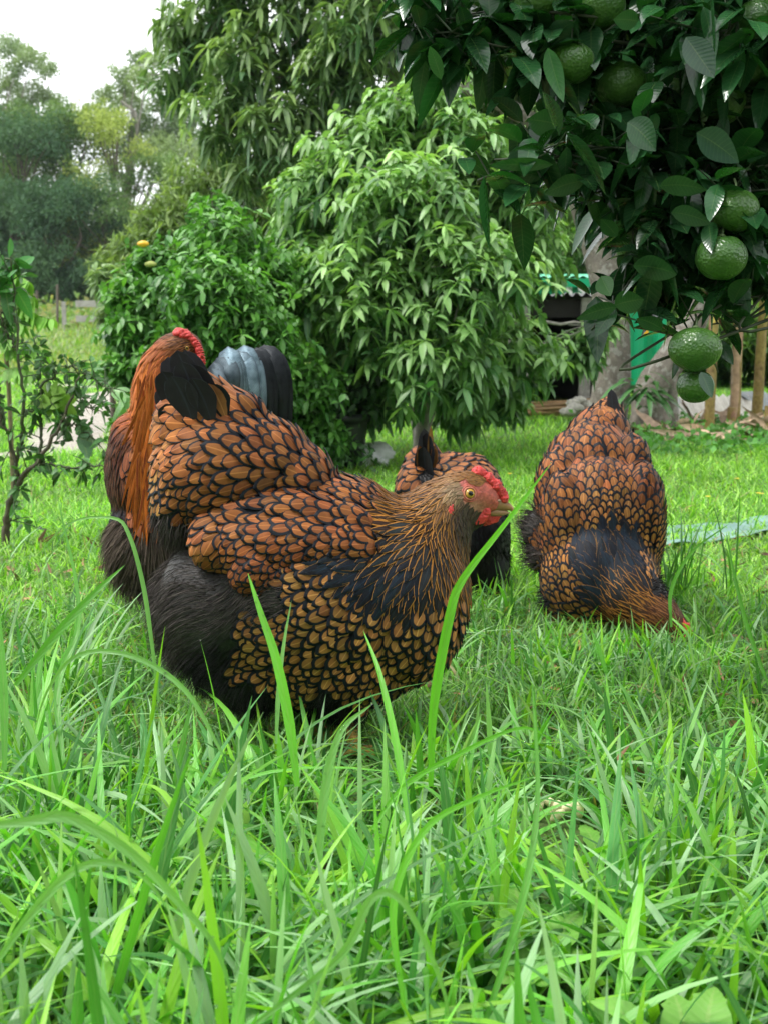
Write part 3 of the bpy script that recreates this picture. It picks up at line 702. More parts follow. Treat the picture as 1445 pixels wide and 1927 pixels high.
# ---------------------------------------------------------------- banana stems
def banana(px, py, Y, r, H, lean, label, stub=False):
    b = G(px, Y); T = thing('banana_plant', b, label, 'banana plant', 'banana stems')
    r = r * .64; s = Soup(); n = 24; pts = curve_pts([b - [0, 0, .05], b + [lean * .3, 0, H * .4], b + [lean, 0, H]], n)
    add_tube(s, pts, r * (1.12 - .35 * np.linspace(0, 1, n)), 14, col=(.33, .25, .07), jit=.04)
    s.build('stem', M['banana'], T)
    s = Soup()                                        # overlapping dry sheaths
    for k in range(9 if not stub else 4):
        z0 = rng.uniform(0, H * .7); a = rng.uniform(0, 6.28); L = rng.uniform(.25, .5) * H; m_ = 8
        i0 = int(z0 / H * (n - 1)); i1 = min(n - 1, i0 + max(3, int(L / H * n))); V = []
        for i in range(i0, i1):
            w = .8 * math.sin(math.pi * min(1, (i - i0 + .4) / (i1 - i0)) ** .6) + .12
            for q in np.linspace(-w, w, 7): V.append(pts[i] + r * (1.16 - .34 * i / n) * np.array([math.cos(a + q), math.sin(a + q), 0]) + [0, 0, .01 * math.sin(q * 9 + i)])
        mm = i1 - i0; ii, jj = np.meshgrid(np.arange(mm - 1), np.arange(6), indexing='ij'); qd = (ii * 7 + jj).ravel()
        c = [(.45, .30, .19), (.30, .17, .10), (.55, .42, .10), (.50, .38, .28)][k % 4]
        s.add(np.array(V), np.stack([qd, qd + 7, qd + 8, qd + 1], 1), c)
    s.build('sheath', M['dry'], T)
    if not stub:
        s = Soup(); top = pts[-1]
        for k in range(7):
            a = k * .9 + rng.uniform(0, .5); d = np.array([math.cos(a), math.sin(a), 1.3])
            add_rib(s, top, d, np.cross(d, [0, 0, 1]), 1.5, .38, [math.cos(a) * .2, math.sin(a) * .2, -.75], (.08, .2, .05), R=14, Cn=4, fold=.15)
        s.build('leaf', M['leaf'], T)
    return T
banana(1333, 838, 6.95, .042, 1.9, .03, 'yellow green banana stem directly below the lowest hanging fruit')
banana(1382, 815, 7.2, .045, 1.9, -.02, 'brown peeling banana stem, middle of the three tall ones')
banana(1422, 820, 7.3, .045, 1.9, .05, 'tan papery banana stem, rightmost of the three tall ones')
banana(1375, 820, 7.05, .045, .16, 0, 'short cut orange brown banana stump between the tall stems', True)
banana(1444, 850, 6.8, .04, .18, 0, 'cut banana stump at the right edge of the picture', True)
s = Soup(); n = 130; q = np.stack([rng.uniform(fx(1180, 6.8), fx(1520, 6.8), n), rng.uniform(6.2, 7.3, n)], 1); pos = np.stack([q[:, 0], q[:, 1], gz(q[:, 0], q[:, 1]) + .03 + rng.uniform(0, .05, n)], 1)
add_rib(s, pos, randdir(n) * [1, 1, .25], np.cross(randdir(n) * [1, 1, .1], [0, 0, 1.]) + [0, 0, .3], rng.uniform(.08, .30, n), rng.uniform(.02, .07, n), rng.normal(size=(n, 3)) * .25, np.array([(.34, .24, .16)]) * rng.uniform(.5, 1.7, (n, 1)), R=7, Cn=3, fold=.5, wave=.15)
s.build('dry_leaf_litter', M['dry'], kind='stuff', label='curled brown dead banana leaves around the stems', cat='leaf litter')
s = Soup(); n = 2600; X = rng.uniform(fx(1130, 6.6), fx(1700, 6.6), n); Y = rng.uniform(5.6, 7.6, n)
pos = np.stack([X, Y, gz(X, Y) + rng.uniform(.01, .09, n)], 1)
add_rib(s, pos, randdir(n) + [0, 0, .3], randdir(n), .045, .03, [0, 0, -.3], np.array([.09, .26, .06]) * rng.uniform(.6, 1.5, (n, 1)), R=2, fold=.1)
s.build('ground_cover', M['leaf_matt'], kind='stuff', label='low soft leafy weeds under the trunks and banana stems', cat='weeds')

# ---------------------------------------------------------------- thorny lime shrub at the left edge
rs = rng; rng = np.random.default_rng(44)
Yl = 3.35; b = G(10, Yl); T = thing('lime_shrub', b, 'sparse thorny citrus shrub with dark zigzag twigs at the left edge', 'shrub')
tw = Soup(); lv = Soup()
Q = lambda px, py, dy=0: P(px, py, Yl + dy)
main = [[(10, 1010), (18, 950), (40, 900), (75, 865), (110, 800), (140, 740), (150, 700)], [(10, 1000), (25, 950), (30, 880), (8, 800), (-30, 720)], [(40, 900), (60, 880), (100, 875), (150, 880), (205, 876)],
        [(75, 865), (77, 790), (76, 720), (65, 640)], [(30, 880), (45, 780), (35, 660), (28, 560), (20, 480)], [(76, 730), (110, 700), (140, 690), (180, 715), (215, 740)], [(8, 800), (-10, 690), (0, 600)], [(110, 800), (140, 800), (190, 835)], [(-30, 850), (-60, 700), (-80, 600)],
        [(45, 780), (90, 760), (130, 770)], [(35, 660), (10, 620), (-15, 560)], [(76, 760), (120, 735), (150, 760), (180, 770)]]
for k, pl in enumerate(main):
    dy = rng.uniform(-.1, .12); pts = curve_pts([Q(x, y, dy * (i / len(pl))) for i, (x, y) in enumerate(pl)], 34)
    pts[1:] += rng.normal(size=(33, 3)) * .003
    r = np.linspace([.011, .010, .005, .005, .006, .004, .006, .004, .006, .004, .004, .003][k], .0018, 34)
    add_tube(tw, pts, r, 6, (.06, .075, .03) if k > 1 else (.07, .055, .035))
    m_ = len(pts)
    for i in range(3, m_):
        tdir = unit(pts[i] - pts[i - 1])
        if rng.uniform() < .75:      # thorn
            d = unit(tdir * .4 + randdir(1)[0]); add_tube(tw, [pts[i], pts[i] + d * rng.uniform(.012, .035)], [.0016, .0003], 4, (.10, .13, .05), cap=False)
        if rng.uniform() < (.62 if k > 1 else .4):
            e = pts[i] + unit(randdir(1)[0] + [0, 0, .3]) * rng.uniform(.02, .09)
            add_tube(tw, [pts[i], (pts[i] + e) / 2 + [0, 0, .004], e], [.0018, .0015, .001], 5, (.07, .10, .04), cap=False)
            nl = rng.integers(2, 6); dd = unit(randdir(nl) * .8 + unit(e - pts[i]) * .7)
            add_rib(lv, np.repeat(e[None], nl, 0) + (pts[i] - e) * rng.uniform(0, .6, (nl, 1)), dd, randdir(nl), rng.uniform(.02, .042, nl), rng.uniform(.010, .02, nl), [0, 0, -.35], np.array([.045, .13, .035]) * rng.uniform(.45, 2.2, (nl, 1)), R=4, fold=.3)
for (px, py, n, L, W, c) in [(18, 500, 12, .075, .032, (.05, .2, .05)), (100, 760, 14, .06, .045, (.32, .52, .12)), (120, 745, 8, .05, .04, (.3, .5, .12)), (235, 750, 5, .075, .05, (.2, .4, .15)), (150, 820, 4, .06, .05, (.15, .3, .16)), (5, 540, 10, .08, .04, (.06, .22, .05))]:
    pos = Q(px, py) + rng.normal(size=(n, 3)) * .012
    add_rib(lv, pos, unit(randdir(n) + [0, 0, .4]), randdir(n), L, W, [0, 0, -.3], np.array(c) * rng.uniform(.7, 1.3, (n, 1)), R=5, fold=.25)
add_tube(tw, [Q(10, 1030), Q(12, 1000)], .012, 6, (.07, .055, .035))
tw.build('branches', M['leafstem'] if 'leafstem' in M else plain_mat('green_twig', (.1, .1, .05), .6, 60, .35, attr=True), T); lv.build('foliage', M['leaf'], T)
# pinnate young plant behind it
b = G(20, 4.3); T = thing('starfruit_sapling', b, 'young sapling with bright drooping pinnate leaves behind the thorny shrub', 'sapling')
tw = Soup(); lv = Soup(); add_tube(tw, curve_pts([b, b + [0, 0, .4], P(5, 600, 4.3), P(0, 540, 4.3)], 12), .008, 6, (.15, .12, .06))
for k, (x0, y0, x1, y1) in enumerate([(0, 600, 60, 560), (10, 620, 95, 600), (0, 640, 62, 588), (0, 560, 55, 530), (5, 660, 80, 660), (-20, 590, -60, 560), (0, 580, 30, 520), (0, 700, 60, 700), (-10, 650, 40, 640), (0, 610, 40, 610)]):
    pts = curve_pts([P(x0, y0, 4.3), P((x0 + x1) / 2, min(y0, y1) - 8, 4.25), P(x1, y1, 4.2)], 14); add_tube(tw, pts, .0018, 5, (.2, .3, .08))
    for sgn in (-1, 1):
        d = np.tile([.1, sgn * .8, -.45], (12, 1)) + rng.normal(size=(12, 3)) * .15
        add_rib(lv, pts[2:], d, unit(pts[-1] - pts[0]), .055, .024, [0, 0, -.4], np.array([.20, .42, .07]) * rng.uniform(.7, 1.25, (12, 1)), R=4, fold=.15)
tw.build('stem', bpy.data.materials['green_twig'], T); lv.build('foliage', M['leaf_matt'], T)
rng = rs

# ---------------------------------------------------------------- mandarin tree overhanging from the right
rs = rng; rng = np.random.default_rng(77)
b = np.array([1.75, 2.35, 0.]); T = thing('mandarin_tree', b, 'dark glossy mandarin tree overhanging the top right corner with green fruit', 'tree')
tw = Soup(); add_tube(tw, curve_pts([b - [0, 0, .05], b + [-.02, 0, .5], b + [-.12, .02, .95], b + [-.2, 0, 1.5], b + [-.2, 0, 2.1]], 20), np.linspace(.06, .03, 20), 12, jit=.05)
lv = Soup()
def cit_leaves(pos, axis, nl=4, L=.064, W=.031, col=(.014, .055, .020), droop=.35, spread=.7):
    n = len(pos); c = np.tile(np.array(col), (n, 1)) * rng.uniform(.6, 1.6, (n, 1))
    whorls(lv, pos, axis, nl, L, W, c, droop, spread, R=6, fold=.22, jit=.35)
LIMX = [700, 760, 800, 870, 885, 960, 1040, 1090, 1125, 1150, 1230, 1270, 1330, 1445, 1500]; LIMY = [120, 150, 195, 175, 330, 350, 425, 440, 520, 600, 610, 640, 590, 565, 560]
def inside(pos, ax):
    """the hanging crown ends in this ragged lower edge"""
    tip = proj(pos + unit(ax) * .045 - [0, 0, .02]); lim = np.interp(tip[:, 0], LIMX, LIMY); return (tip[:, 1] < lim) | (tip[:, 0] > 1500)
# hanging sprays: polyline twigs given by their hanging positions
def spray(pts, dens, nl=3, L=.064, W=.031, r=.0028, col=(.015, .060, .020), jit=.03, bright=0):
    c = curve_pts(pts, 26); add_tube(tw, c, np.linspace(r, .0012, 26), 6, (.035, .045, .02))
    n = int(dens); i = rng.integers(3, 26, n); ax = unit(np.gradient(c, axis=0))[i] + rng.normal(size=(n, 3)) * .55
    pos = c[i] + rng.normal(size=(n, 3)) * jit
    ok = inside(pos, ax); pos, ax, i = pos[ok], ax[ok], i[ok]
    for a_, b_ in zip(c[i], pos): add_tube(tw, [a_, b_], [.0014, .001], 4, (.03, .05, .02), cap=False)
    cit_leaves(pos, ax, nl, L, W, col)
hub = b + [-.15, -.1, 1.1]
sprays = [([(1500, 150, 1.9), (1300, 60, 1.8), (1100, 30, 1.75), (950, 20, 1.75), (830, 40, 1.75), (790, 90, 1.75)], 26), ([(1450, 200, 1.8), (1250, 180, 1.75), (1080, 140, 1.7), (990, 150, 1.7)], 22), ([(1100, 40, 1.8), (1030, 60, 1.75), (960, 90, 1.7), (850, 60, 1.7)], 14),
          ([(1480, 250, 1.9), (1280, 240, 1.8), (1130, 270, 1.7), (1030, 300, 1.65), (940, 320, 1.65)], 26), ([(1400, 300, 1.9), (1250, 320, 1.8), (1130, 360, 1.75), (1060, 370, 1.7)], 20), ([(1440, 300, 1.8), (1330, 380, 1.75), (1240, 440, 1.7), (1180, 480, 1.7), (1140, 560, 1.68)], 26),
          ([(1460, 350, 1.8), (1400, 450, 1.75), (1320, 540, 1.7), (1230, 560, 1.68), (1120, 600, 1.65)], 24), ([(1480, 400, 1.75), (1420, 500, 1.7), (1360, 570, 1.68), (1310, 600, 1.66), (1305, 640, 1.66)], 18), ([(1500, 500, 1.75), (1450, 560, 1.7), (1400, 600, 1.7), (1340, 610, 1.7)], 12),
          ([(1500, 100, 1.9), (1350, 150, 1.85), (1200, 240, 1.85), (1150, 340, 1.85)], 26), ([(1520, 300, 1.8), (1400, 340, 1.7), (1360, 400, 1.66), (1350, 460, 1.66)], 18), ([(1300, 20, 1.9), (1180, 60, 1.9), (1060, 190, 1.9)], 22), ([(1500, 20, 1.8), (1400, 30, 1.7), (1330, 110, 1.65)], 22), ([(1500, 600, 1.7), (1440, 540, 1.75), (1400, 520, 1.8)], 12), ([(1250, 560, 1.7), (1170, 560, 1.68), (1140, 590, 1.66), (1112, 620, 1.64)], 9),
          ([(1290, 660, 1.68), (1270, 620, 1.66), (1262, 600, 1.66)], 4), ([(1370, 620, 1.72), (1340, 660, 1.72), (1350, 700, 1.74)], 4), ([(1060, 330, 1.68), (1000, 300, 1.66), (930, 300, 1.64)], 9), ([(1010, 60, 1.8), (900, 60, 1.72), (810, 30, 1.7), (770, 20, 1.7)], 14)]
for pl, dn in sprays:
    p0 = hub + rng.normal(size=3) * .1
    spray([p0] + [P(x, y, Y + rng.uniform(-.05, .05)) for x, y, Y in pl], dn * 2.5)
# crown mass behind and above the hanging sprays
bl = [(1300, 60, 2.2, 190), (1130, 60, 2.3, 110), (1430, 260, 2.2, 190), (1250, 260, 2.25, 130), (1420, 430, 2.1, 110), (1500, 100, 2.0, 250), (1340, -150, 2.0, 260), (1100, -150, 2.2, 200), (1600, 330, 2.0, 200), (1600, -50, 1.8, 300), (1330, 420, 2.15, 90), (1350, -260, 1.9, 230), (1000, -140, 2.1, 90), (1240, 480, 2.1, 60), (1130, 220, 2.3, 70), (1080, 180, 2.2, 70), (1060, 300, 2.3, 60), (960, 60, 2.2, 60), (1110, 360, 2.2, 60), (880, 40, 2.1, 45), (1180, 430, 2.2, 60)]
pos, u, r_, k_ = blob_pts(bl, 2800, .6, .9)
ok = inside(pos, u); pos, u = pos[ok], u[ok]
cit_leaves(pos, u * .6 + [0, 0, -.1], 4, .064, .031, (.012, .046, .018))
for q in range(28):
    branch(tw, b + [-.15, 0, rng.uniform(.7, 1.6)], pos[rng.integers(len(pos))], .012, .002, .1, (.05, .05, .03), 10, 6)
tw.build('trunk', bpy.data.materials['green_twig'], T)
# a few individual leaves seen large at the hanging tips
def one_leaf(x0, y0, x1, y1, Y, w, face=(0, -1, .2), c=(.024, .085, .03), bend=(0, 0, -.1)):
    x1, y1 = x0 + (x1 - x0) * .84, y0 + (y1 - y0) * .84; w *= .84; c = np.array(c) * .8; face = np.array(face) * [1, 1, 0] + [rng.uniform(-.5, .5), 0, rng.uniform(-.6, -.15)]; w = w * rng.uniform(.8, 1.05); bend = np.array([rng.uniform(-.1, .1), rng.uniform(-.25, .25), rng.uniform(-.3, -.05)])
    a_ = P(x0, y0, Y); e_ = P(x1, y1, Y - .01); d = e_ - a_; L = np.linalg.norm(d); side = np.cross(unit(d), unit(np.array(face)))
    add_rib(lv, a_, d - np.array(bend) * L, side, L, w, np.array(bend), c, R=9, Cn=4, fold=.16)
for a_ in [(1160, 578, 1080, 604, 1.62, .03), (1158, 580, 1115, 640, 1.63, .03, (-.3, -1, .3)), (1155, 575, 1225, 560, 1.62, .042, (0, -1, .5), (.03, .10, .03)), (1050, 235, 985, 225, 1.62, .045, (0, -1, .5), (.03, .10, .035)), (1040, 310, 890, 312, 1.6, .026, (0, -1, .6), (.04, .13, .04)), (1050, 320, 915, 350, 1.62, .025, (0, -.6, 1)),
           (1100, 340, 1010, 370, 1.6, .04, (0, -1, .3)), (1318, 700, 1340, 752, 1.56, .024, (-.2, -.7, .6), (.04, .09, .055)), (1280, 655, 1262, 720, 1.66, .02), (1375, 598, 1432, 606, 1.66, .022, (0, -.8, .6), (.03, .09, .03)), (1345, 640, 1385, 695, 1.7, .022), (1245, 620, 1180, 590, 1.6, .03), (1130, 520, 1150, 560, 1.62, .032, (-.6, -1, 0), (.05, .15, .04)), (1190, 500, 1300, 520, 1.6, .04), (1160, 445, 1120, 400, 1.62, .03),
           (1262, 400, 1345, 425, 1.56, .034, (0, -.8, .6), (.03, .08, .04)), (1240, 350, 1340, 360, 1.56, .034, (0, -.8, .6), (.03, .08, .04)), (1310, 250, 1390, 310, 1.56, .045, (0, -.8, .3), (.03, .08, .05)), (1290, 70, 1345, 150, 1.55, .05, (0, -1, .3), (.035, .08, .05)), (1200, 40, 1140, 35, 1.6, .035), (830, 150, 800, 60, 1.6, .025, (0, -1, 0), (.03, .12, .03)), (1030, 90, 1060, 190, 1.58, .034, (-.3, -1, 0), (.04, .14, .04)), (1180, 230, 1235, 290, 1.6, .045)]:
    one_leaf(*a_)
lv.build('foliage', M['citrus'], T)
# peel: pitted green
m, nt, p, out = new_mat('green_peel')
tc = nd(nt, 'ShaderNodeTexCoord'); vo = nd(nt, 'ShaderNodeTexVoronoi'); vo.inputs['Scale'].default_value = 260; nt.links.new(tc.outputs['Object'], vo.inputs[0])
n1 = noise(nt, 18, 4); n2 = noise(nt, 90, 4)
nt.links.new(mixc(nt, .35, ramp(nt, n1, [(.3, (.020, .075, .012)), (.7, (.065, .16, .02))]), ramp(nt, n2, [(.3, (.02, .07, .012)), (.7, (.08, .18, .03))])), p.inputs['Base Color'])
p.inputs['Roughness'].default_value = .3
bump(nt, p, math_n(nt, 'ADD', vo.outputs['Distance'], math_n(nt, 'MULTIPLY', n2, .8)), .55, .002)
peel = m
fruits = [(1381, 396, 44, 1.62), (1356, 484, 46, 1.60), (1307, 656, 47, 1.60), (1308, 727, 34, 1.62), (1190, 466, 24, 1.75), (1072, 118, 42, 1.66), (1165, 158, 46, 1.72), (1262, 190, 46, 1.75), (846, 112, 30, 1.72), (1008, 2, 42, 1.7), (1126, 12, 46, 1.7), (900, 74, 34, 1.78), (1350, 190, 48, 1.75), (1425, 35, 38, 1.65), (1210, 380, 38, 1.8), (1410, 130, 44, 1.75)]
for i, (px, py, r, Y) in enumerate(fruits):
    if 4 < i: Y += .03
    s = Soup(); c = P(px, py, Y); R_ = r / FP * Y; a = rng.uniform(0, 6.28, 3)
    def ff(D): return 1 - .10 * np.clip(D[:, 2], 0, 1) ** 8 + .012 * np.sin(D[:, 0] * 6 + a[0]) + .012 * np.sin(D[:, 1] * 7 + a[1]) + .02 * np.cos(np.arctan2(D[:, 1], D[:, 0]) * 8) * (np.abs(D[:, 2]) > .6)
    add_ball(s, c, (R_ * 1.04, R_ * 1.04, R_ * .9), nu=36, nv=24, fn=ff); f_ = s.build('fruit', peel, T)
    s = Soup(); add_tube(s, curve_pts([c + [0, 0, R_ * .82], c + [.002, .004, R_ * 1.05], c + [.004, .02, R_ * 1.35]], 6), .0015, 6, (.04, .07, .02)); add_ball(s, c + [0, 0, R_ * .84], (.005, .005, .0025), (.08, .13, .04), 8, 5)
    s.build('stalk', bpy.data.materials['green_twig'], f_)
rng = rs

# unseen belt of leaves added behind the camera to darken reflections and front light
s = Soup(); n = 15000; X = rng.uniform(-15, 15, n); Z = rng.uniform(.1, 5.5, n) * (1 + .15 * np.sin(X * .9)); Y = -7.5 + rng.uniform(-1.3, 1.3, n) + .9 * np.sin(X * .7)
add_rib(s, np.stack([X, Y, Z], 1), randdir(n), randdir(n), .34, .2, [0, 0, -.3], np.array([.06, .14, .05]) * rng.uniform(.5, 1.5, (n, 1)), R=2, Cn=1, fold=0)
s.build('added_tree_belt', M['far_leaf'], kind='stuff', label='added belt of unseen trees behind the photographer that darkens reflections', cat='trees')
# ---------------------------------------------------------------- birds
def feather_mat(name, rough=.52, sheen=(.25, .35, .6), spec=.13, metal=0.0):
    m, nt, p, out = new_mat(name)
    at = nd(nt, 'ShaderNodeAttribute', attribute_name='Col'); rm = nd(nt, 'ShaderNodeAttribute', attribute_name='Rim')
    uv = nd(nt, 'ShaderNodeUVMap', uv_map='UVMap'); sp = nd(nt, 'ShaderNodeSeparateXYZ'); nt.links.new(uv.outputs[0], sp.inputs[0])
    ku = nd(nt, 'ShaderNodeUVMap', uv_map='KUV'); ks = nd(nt, 'ShaderNodeSeparateXYZ'); nt.links.new(ku.outputs[0], ks.inputs[0])
    k2 = math_n(nt, 'ADD', math_n(nt, 'MULTIPLY', ks.outputs[0], ks.outputs[0]), math_n(nt, 'MULTIPLY', ks.outputs[1], ks.outputs[1]))
    k = math_n(nt, 'SQRT', k2)
    nz = noise(nt, 160, 3)
    k = math_n(nt, 'ADD', k, math_n(nt, 'MULTIPLY', math_n(nt, 'SUBTRACT', nz, .5), .16))
    e = math_n(nt, 'MULTIPLY', math_n(nt, 'SUBTRACT', k, rm.outputs['Alpha']), 14, clamp=True)
    ax = math_n(nt, 'ABSOLUTE', sp.outputs[0])
    # barbs run outwards and tipwards from the shaft
    barb = math_n(nt, 'SINE', math_n(nt, 'MULTIPLY', math_n(nt, 'SUBTRACT', sp.outputs[1], math_n(nt, 'MULTIPLY', ax, .35)), 190.))
    n2 = noise(nt, 45, 4)
    cc = mixc(nt, 1.0, at.outputs['Color'], ramp(nt, n2, [(.3, (.72, .66, .62)), (.7, (1.25, 1.25, 1.2))]), 'MULTIPLY')
    cc = mixc(nt, math_n(nt, 'MULTIPLY', math_n(nt, 'ADD', barb, 1.0), .10), cc, (.05, .02, .01))
    shaft = math_n(nt, 'MULTIPLY', math_n(nt, 'LESS_THAN', ax, .07), .45)
    cc = mixc(nt, shaft, cc, mixc(nt, 1.0, at.outputs['Color'], (2.1, 2.3, 2.4), 'MULTIPLY'))
    c = mixc(nt, e, cc, rm.outputs['Color'])
    nt.links.new(c, p.inputs['Base Color']); p.inputs['Roughness'].default_value = rough; p.inputs['Specular IOR Level'].default_value = spec
    p.inputs['Metallic'].default_value = metal
    p.inputs['Sheen Weight'].default_value = .03; p.inputs['Sheen Tint'].default_value = (*sheen, 1)
    bump(nt, p, barb, .12, .001)
    return m
M['feather'] = feather_mat('laced_feather')
M['fluff'] = plain_mat('fluff_down', (.03, .026, .024), .85, 60, .3, attr=True, bs=.05, spec=.2)
M['skin'] = plain_mat('bird_skin', (.4, .1, .08), .5, 160, .35, attr=True, bs=.6)
M['comb'] = plain_mat('red_comb', (.62, .045, .04), .38, 220, .28, bs=.8)
M['horn'] = plain_mat('horn_beak', (.36, .2, .09), .35, 60, .25, attr=True)
M['scale'] = plain_mat('yellow_leg_scale', (.45, .26, .05), .5, 170, .35, bs=.8)
M['eye'] = plain_mat('eye_wet', (.5, .3, .05), .06, 90, .12, attr=True, bs=0)
def tail_mat():
    m, nt, p, out = new_mat('iridescent_tail'); at = nd(nt, 'ShaderNodeAttribute', attribute_name='Col')
    uv = nd(nt, 'ShaderNodeUVMap', uv_map='UVMap'); sp = nd(nt, 'ShaderNodeSeparateXYZ'); nt.links.new(uv.outputs[0], sp.inputs[0]); ax = math_n(nt, 'ABSOLUTE', sp.outputs[0])
    barb = math_n(nt, 'SINE', math_n(nt, 'MULTIPLY', math_n(nt, 'SUBTRACT', sp.outputs[1], math_n(nt, 'MULTIPLY', ax, .12)), 330.)); nz = noise(nt, 70, 4)
    c = mixc(nt, 1.0, at.outputs['Color'], ramp(nt, nz, [(.3, (.55, .6, .62)), (.7, (1.35, 1.3, 1.25))]), 'MULTIPLY')
    c = mixc(nt, math_n(nt, 'MULTIPLY', math_n(nt, 'ADD', barb, 1.), .16), c, (.008, .01, .012)); c = mixc(nt, math_n(nt, 'MULTIPLY', math_n(nt, 'POWER', ax, 5.), .6), c, (.008, .01, .014))
    nt.links.new(c, p.inputs['Base Color']); p.inputs['Metallic'].default_value = .5; nt.links.new(ramp(nt, nz, [(.3, (.3,) * 3), (.7, (.6,) * 3)]), p.inputs['Roughness'])
    bump(nt, p, math_n(nt, 'ADD', barb, nz), .3, .001); return m
M['iris_tail'] = tail_mat()

class Bird:
    def __init__(b, Y0, balls, voxel=.005, smooth=8):
        b.Y0 = Y0; b.s = Y0 / FP
        bm = bmesh.new()
        for q in balls:
            px, py, dp, rx, ry, rz = q[:6]; rot = math.radians(q[6]) if len(q) > 6 else 0
            Y = Y0 + dp * b.s; c = P(px, py, Y); k = Y / FP
            mt = Matrix.Translation(Vector(c)) @ Matrix.Rotation(rot, 4, 'Y') @ Matrix.Diagonal((rx * k, rz * k, ry * k, 1))
            bmesh.ops.create_icosphere(bm, subdivisions=4, radius=1, matrix=mt)
        me = bpy.data.meshes.new('tmp'); bm.to_mesh(me); bm.free()
        o = bpy.data.objects.new('tmp', me); C.objects.link(o)
        r = o.modifiers.new('r', 'REMESH'); r.mode = 'VOXEL'; r.voxel_size = voxel
        sm_ = o.modifiers.new('s', 'SMOOTH'); sm_.iterations = smooth; sm_.factor = .5
        bpy.context.view_layer.update(); dg = bpy.context.evaluated_depsgraph_get(); ev = o.evaluated_get(dg).to_mesh()
        V = np.empty(len(ev.vertices) * 3, np.float32); ev.vertices.foreach_get('co', V); b.V = V.reshape(-1, 3).astype(float)
        F = [tuple(p.vertices) for p in ev.polygons]; b.F = np.array([f if len(f) == 4 else (*f, f[-1]) for f in F])
        o.evaluated_get(dg).to_mesh_clear(); bpy.data.objects.remove(o); bpy.data.meshes.remove(me)
        b.bvh = BVHTree.FromPolygons([Vector(v) for v in b.V], [tuple(f) if f[2] != f[3] else tuple(f[:3]) for f in b.F.tolist()])
    def hit(b, px, py, out=0.0):
        d = unit(P(px, py, b.Y0) - [0, 0, CAM_H]); h = b.bvh.ray_cast(Vector((0, 0, CAM_H)), Vector(d))
        if h[0] is None: return P(px, py, b.Y0), np.array([0, -1., 0])
        n = np.array(h[1]); n = n if n[1] < 0 or np.dot(n, d) < 0 else -n
        return np.array(h[0]) + n * out, n
    def guides(b, gl, sc=1.0):
        gl = [(*q[:5], q[5] * sc, q[6] * sc, *q[7:]) if STY[q[4]][0] == 'L' else q for q in gl]
        b.gp = np.array([g_[:2] for g_ in gl], float); b.gd = np.array([(g_[2], g_[7] if len(g_) > 7 else 0, -g_[3]) for g_ in gl], float)
        b.gst = [g_[4] for g_ in gl]; b.gl = np.array([g_[5] for g_ in gl], float); b.gw = np.array([g_[6] for g_ in gl], float)
        b.gc = np.array([STY[k][1] for k in b.gst]); b.gr = np.array([STY[k][2] for k in b.gst]); b.gt = np.array([STY[k][3] for k in b.gst])
        b.gk = np.array([STY[k][0] for k in b.gst])
    def look(b, p):
        q = proj(p); d2 = ((q[:, None] - b.gp[None]) ** 2).sum(-1)
        near = np.argmin(d2 * rng.uniform(.68, 1.45, d2.shape), 1); w = 1 / (d2 + 15 ** 2) ** 2
        w = w / w.sum(1, keepdims=True); kind = b.gk[near]
        same = (b.gk[None] == kind[:, None]) * w; same = same / same.sum(1, keepdims=True)
        return kind, w @ b.gd, same @ b.gl, (same @ b.gw) * np.where(kind == 'H', 1.1, 1.), same @ b.gc, same @ b.gr, same @ b.gt
    def samples(b, n):
        T = np.concatenate([b.F[:, [0, 1, 2]], b.F[:, [0, 2, 3]]]); A, B_, C2 = b.V[T[:, 0]], b.V[T[:, 1]], b.V[T[:, 2]]
        N = np.cross(B_ - A, C2 - A); ar = np.linalg.norm(N, axis=1) / 2; k = rng.choice(len(T), n, p=ar / ar.sum())
        u, v = rng.uniform(size=(2, n)); fl = u + v > 1; u[fl] = 1 - u[fl]; v[fl] = 1 - v[fl]
        return A[k] + (B_[k] - A[k]) * u[:, None] + (C2[k] - A[k]) * v[:, None], unit(N[k])
    def body(b, name, parent, mat=None, colf=None):
        s = Soup(); kind, d, l, w, c, r, t = b.look(b.V); col = np.where((kind == 'F')[:, None], c * .5, r * .8 + c * .1)
        if colf is not None: col = colf(b.V, col)
        return s.add(b.V, b.F, col).build(name, mat or M['skin'], parent)
    def feathers(b, s, ncand=30000, dens=.62, lift=.0045, keep=None, kinds=('L', 'H')):
        p, n = b.samples(ncand); kind, d, l, w, c, r, t = b.look(p)
        ok = np.isin(kind, kinds)
        if keep is not None: ok &= keep(p)
        p, n, kind, d, l, w, c, r, t = [a[ok] for a in (p, n, kind, d, l, w, c, r, t)]
        l = l * b.s; w = w * b.s
        rad = dens * np.where(kind == 'H', np.minimum(w * .98, l * .26), np.minimum(w, l * .62))
        acc = np.zeros((0, 3)); buf = np.empty((len(p), 3)); idx = []; m_ = 0; cell = {}; cs = float(rad.max())
        key = np.floor(p / cs).astype(int)
        for i in range(len(p)):
            kx, ky, kz = key[i]; bad = False; pi = p[i]; r2 = rad[i] ** 2
            for ax_ in (kx - 1, kx, kx + 1):
                for ay in (ky - 1, ky, ky + 1):
                    for az in (kz - 1, kz, kz + 1):
                        for q in cell.get((ax_, ay, az), ()):
                            e = q - pi
                            if e[0] * e[0] + e[1] * e[1] + e[2] * e[2] < r2: bad = True; break
                        if bad: break
                    if bad: break
                if bad: break
            if not bad: cell.setdefault((kx, ky, kz), []).append(pi); idx.append(i)
        idx = np.array(idx); p, n, kind, d, l, w, c, r, t = [a[idx] for a in (p, n, kind, d, l, w, c, r, t)]
        N = len(p); d = d - n * (d * n).sum(1, keepdims=True); d = unit(unit(d) + rng.normal(size=d.shape) * .12); d = unit(d - n * (d * n).sum(1, keepdims=True)); sd = np.cross(d, n)
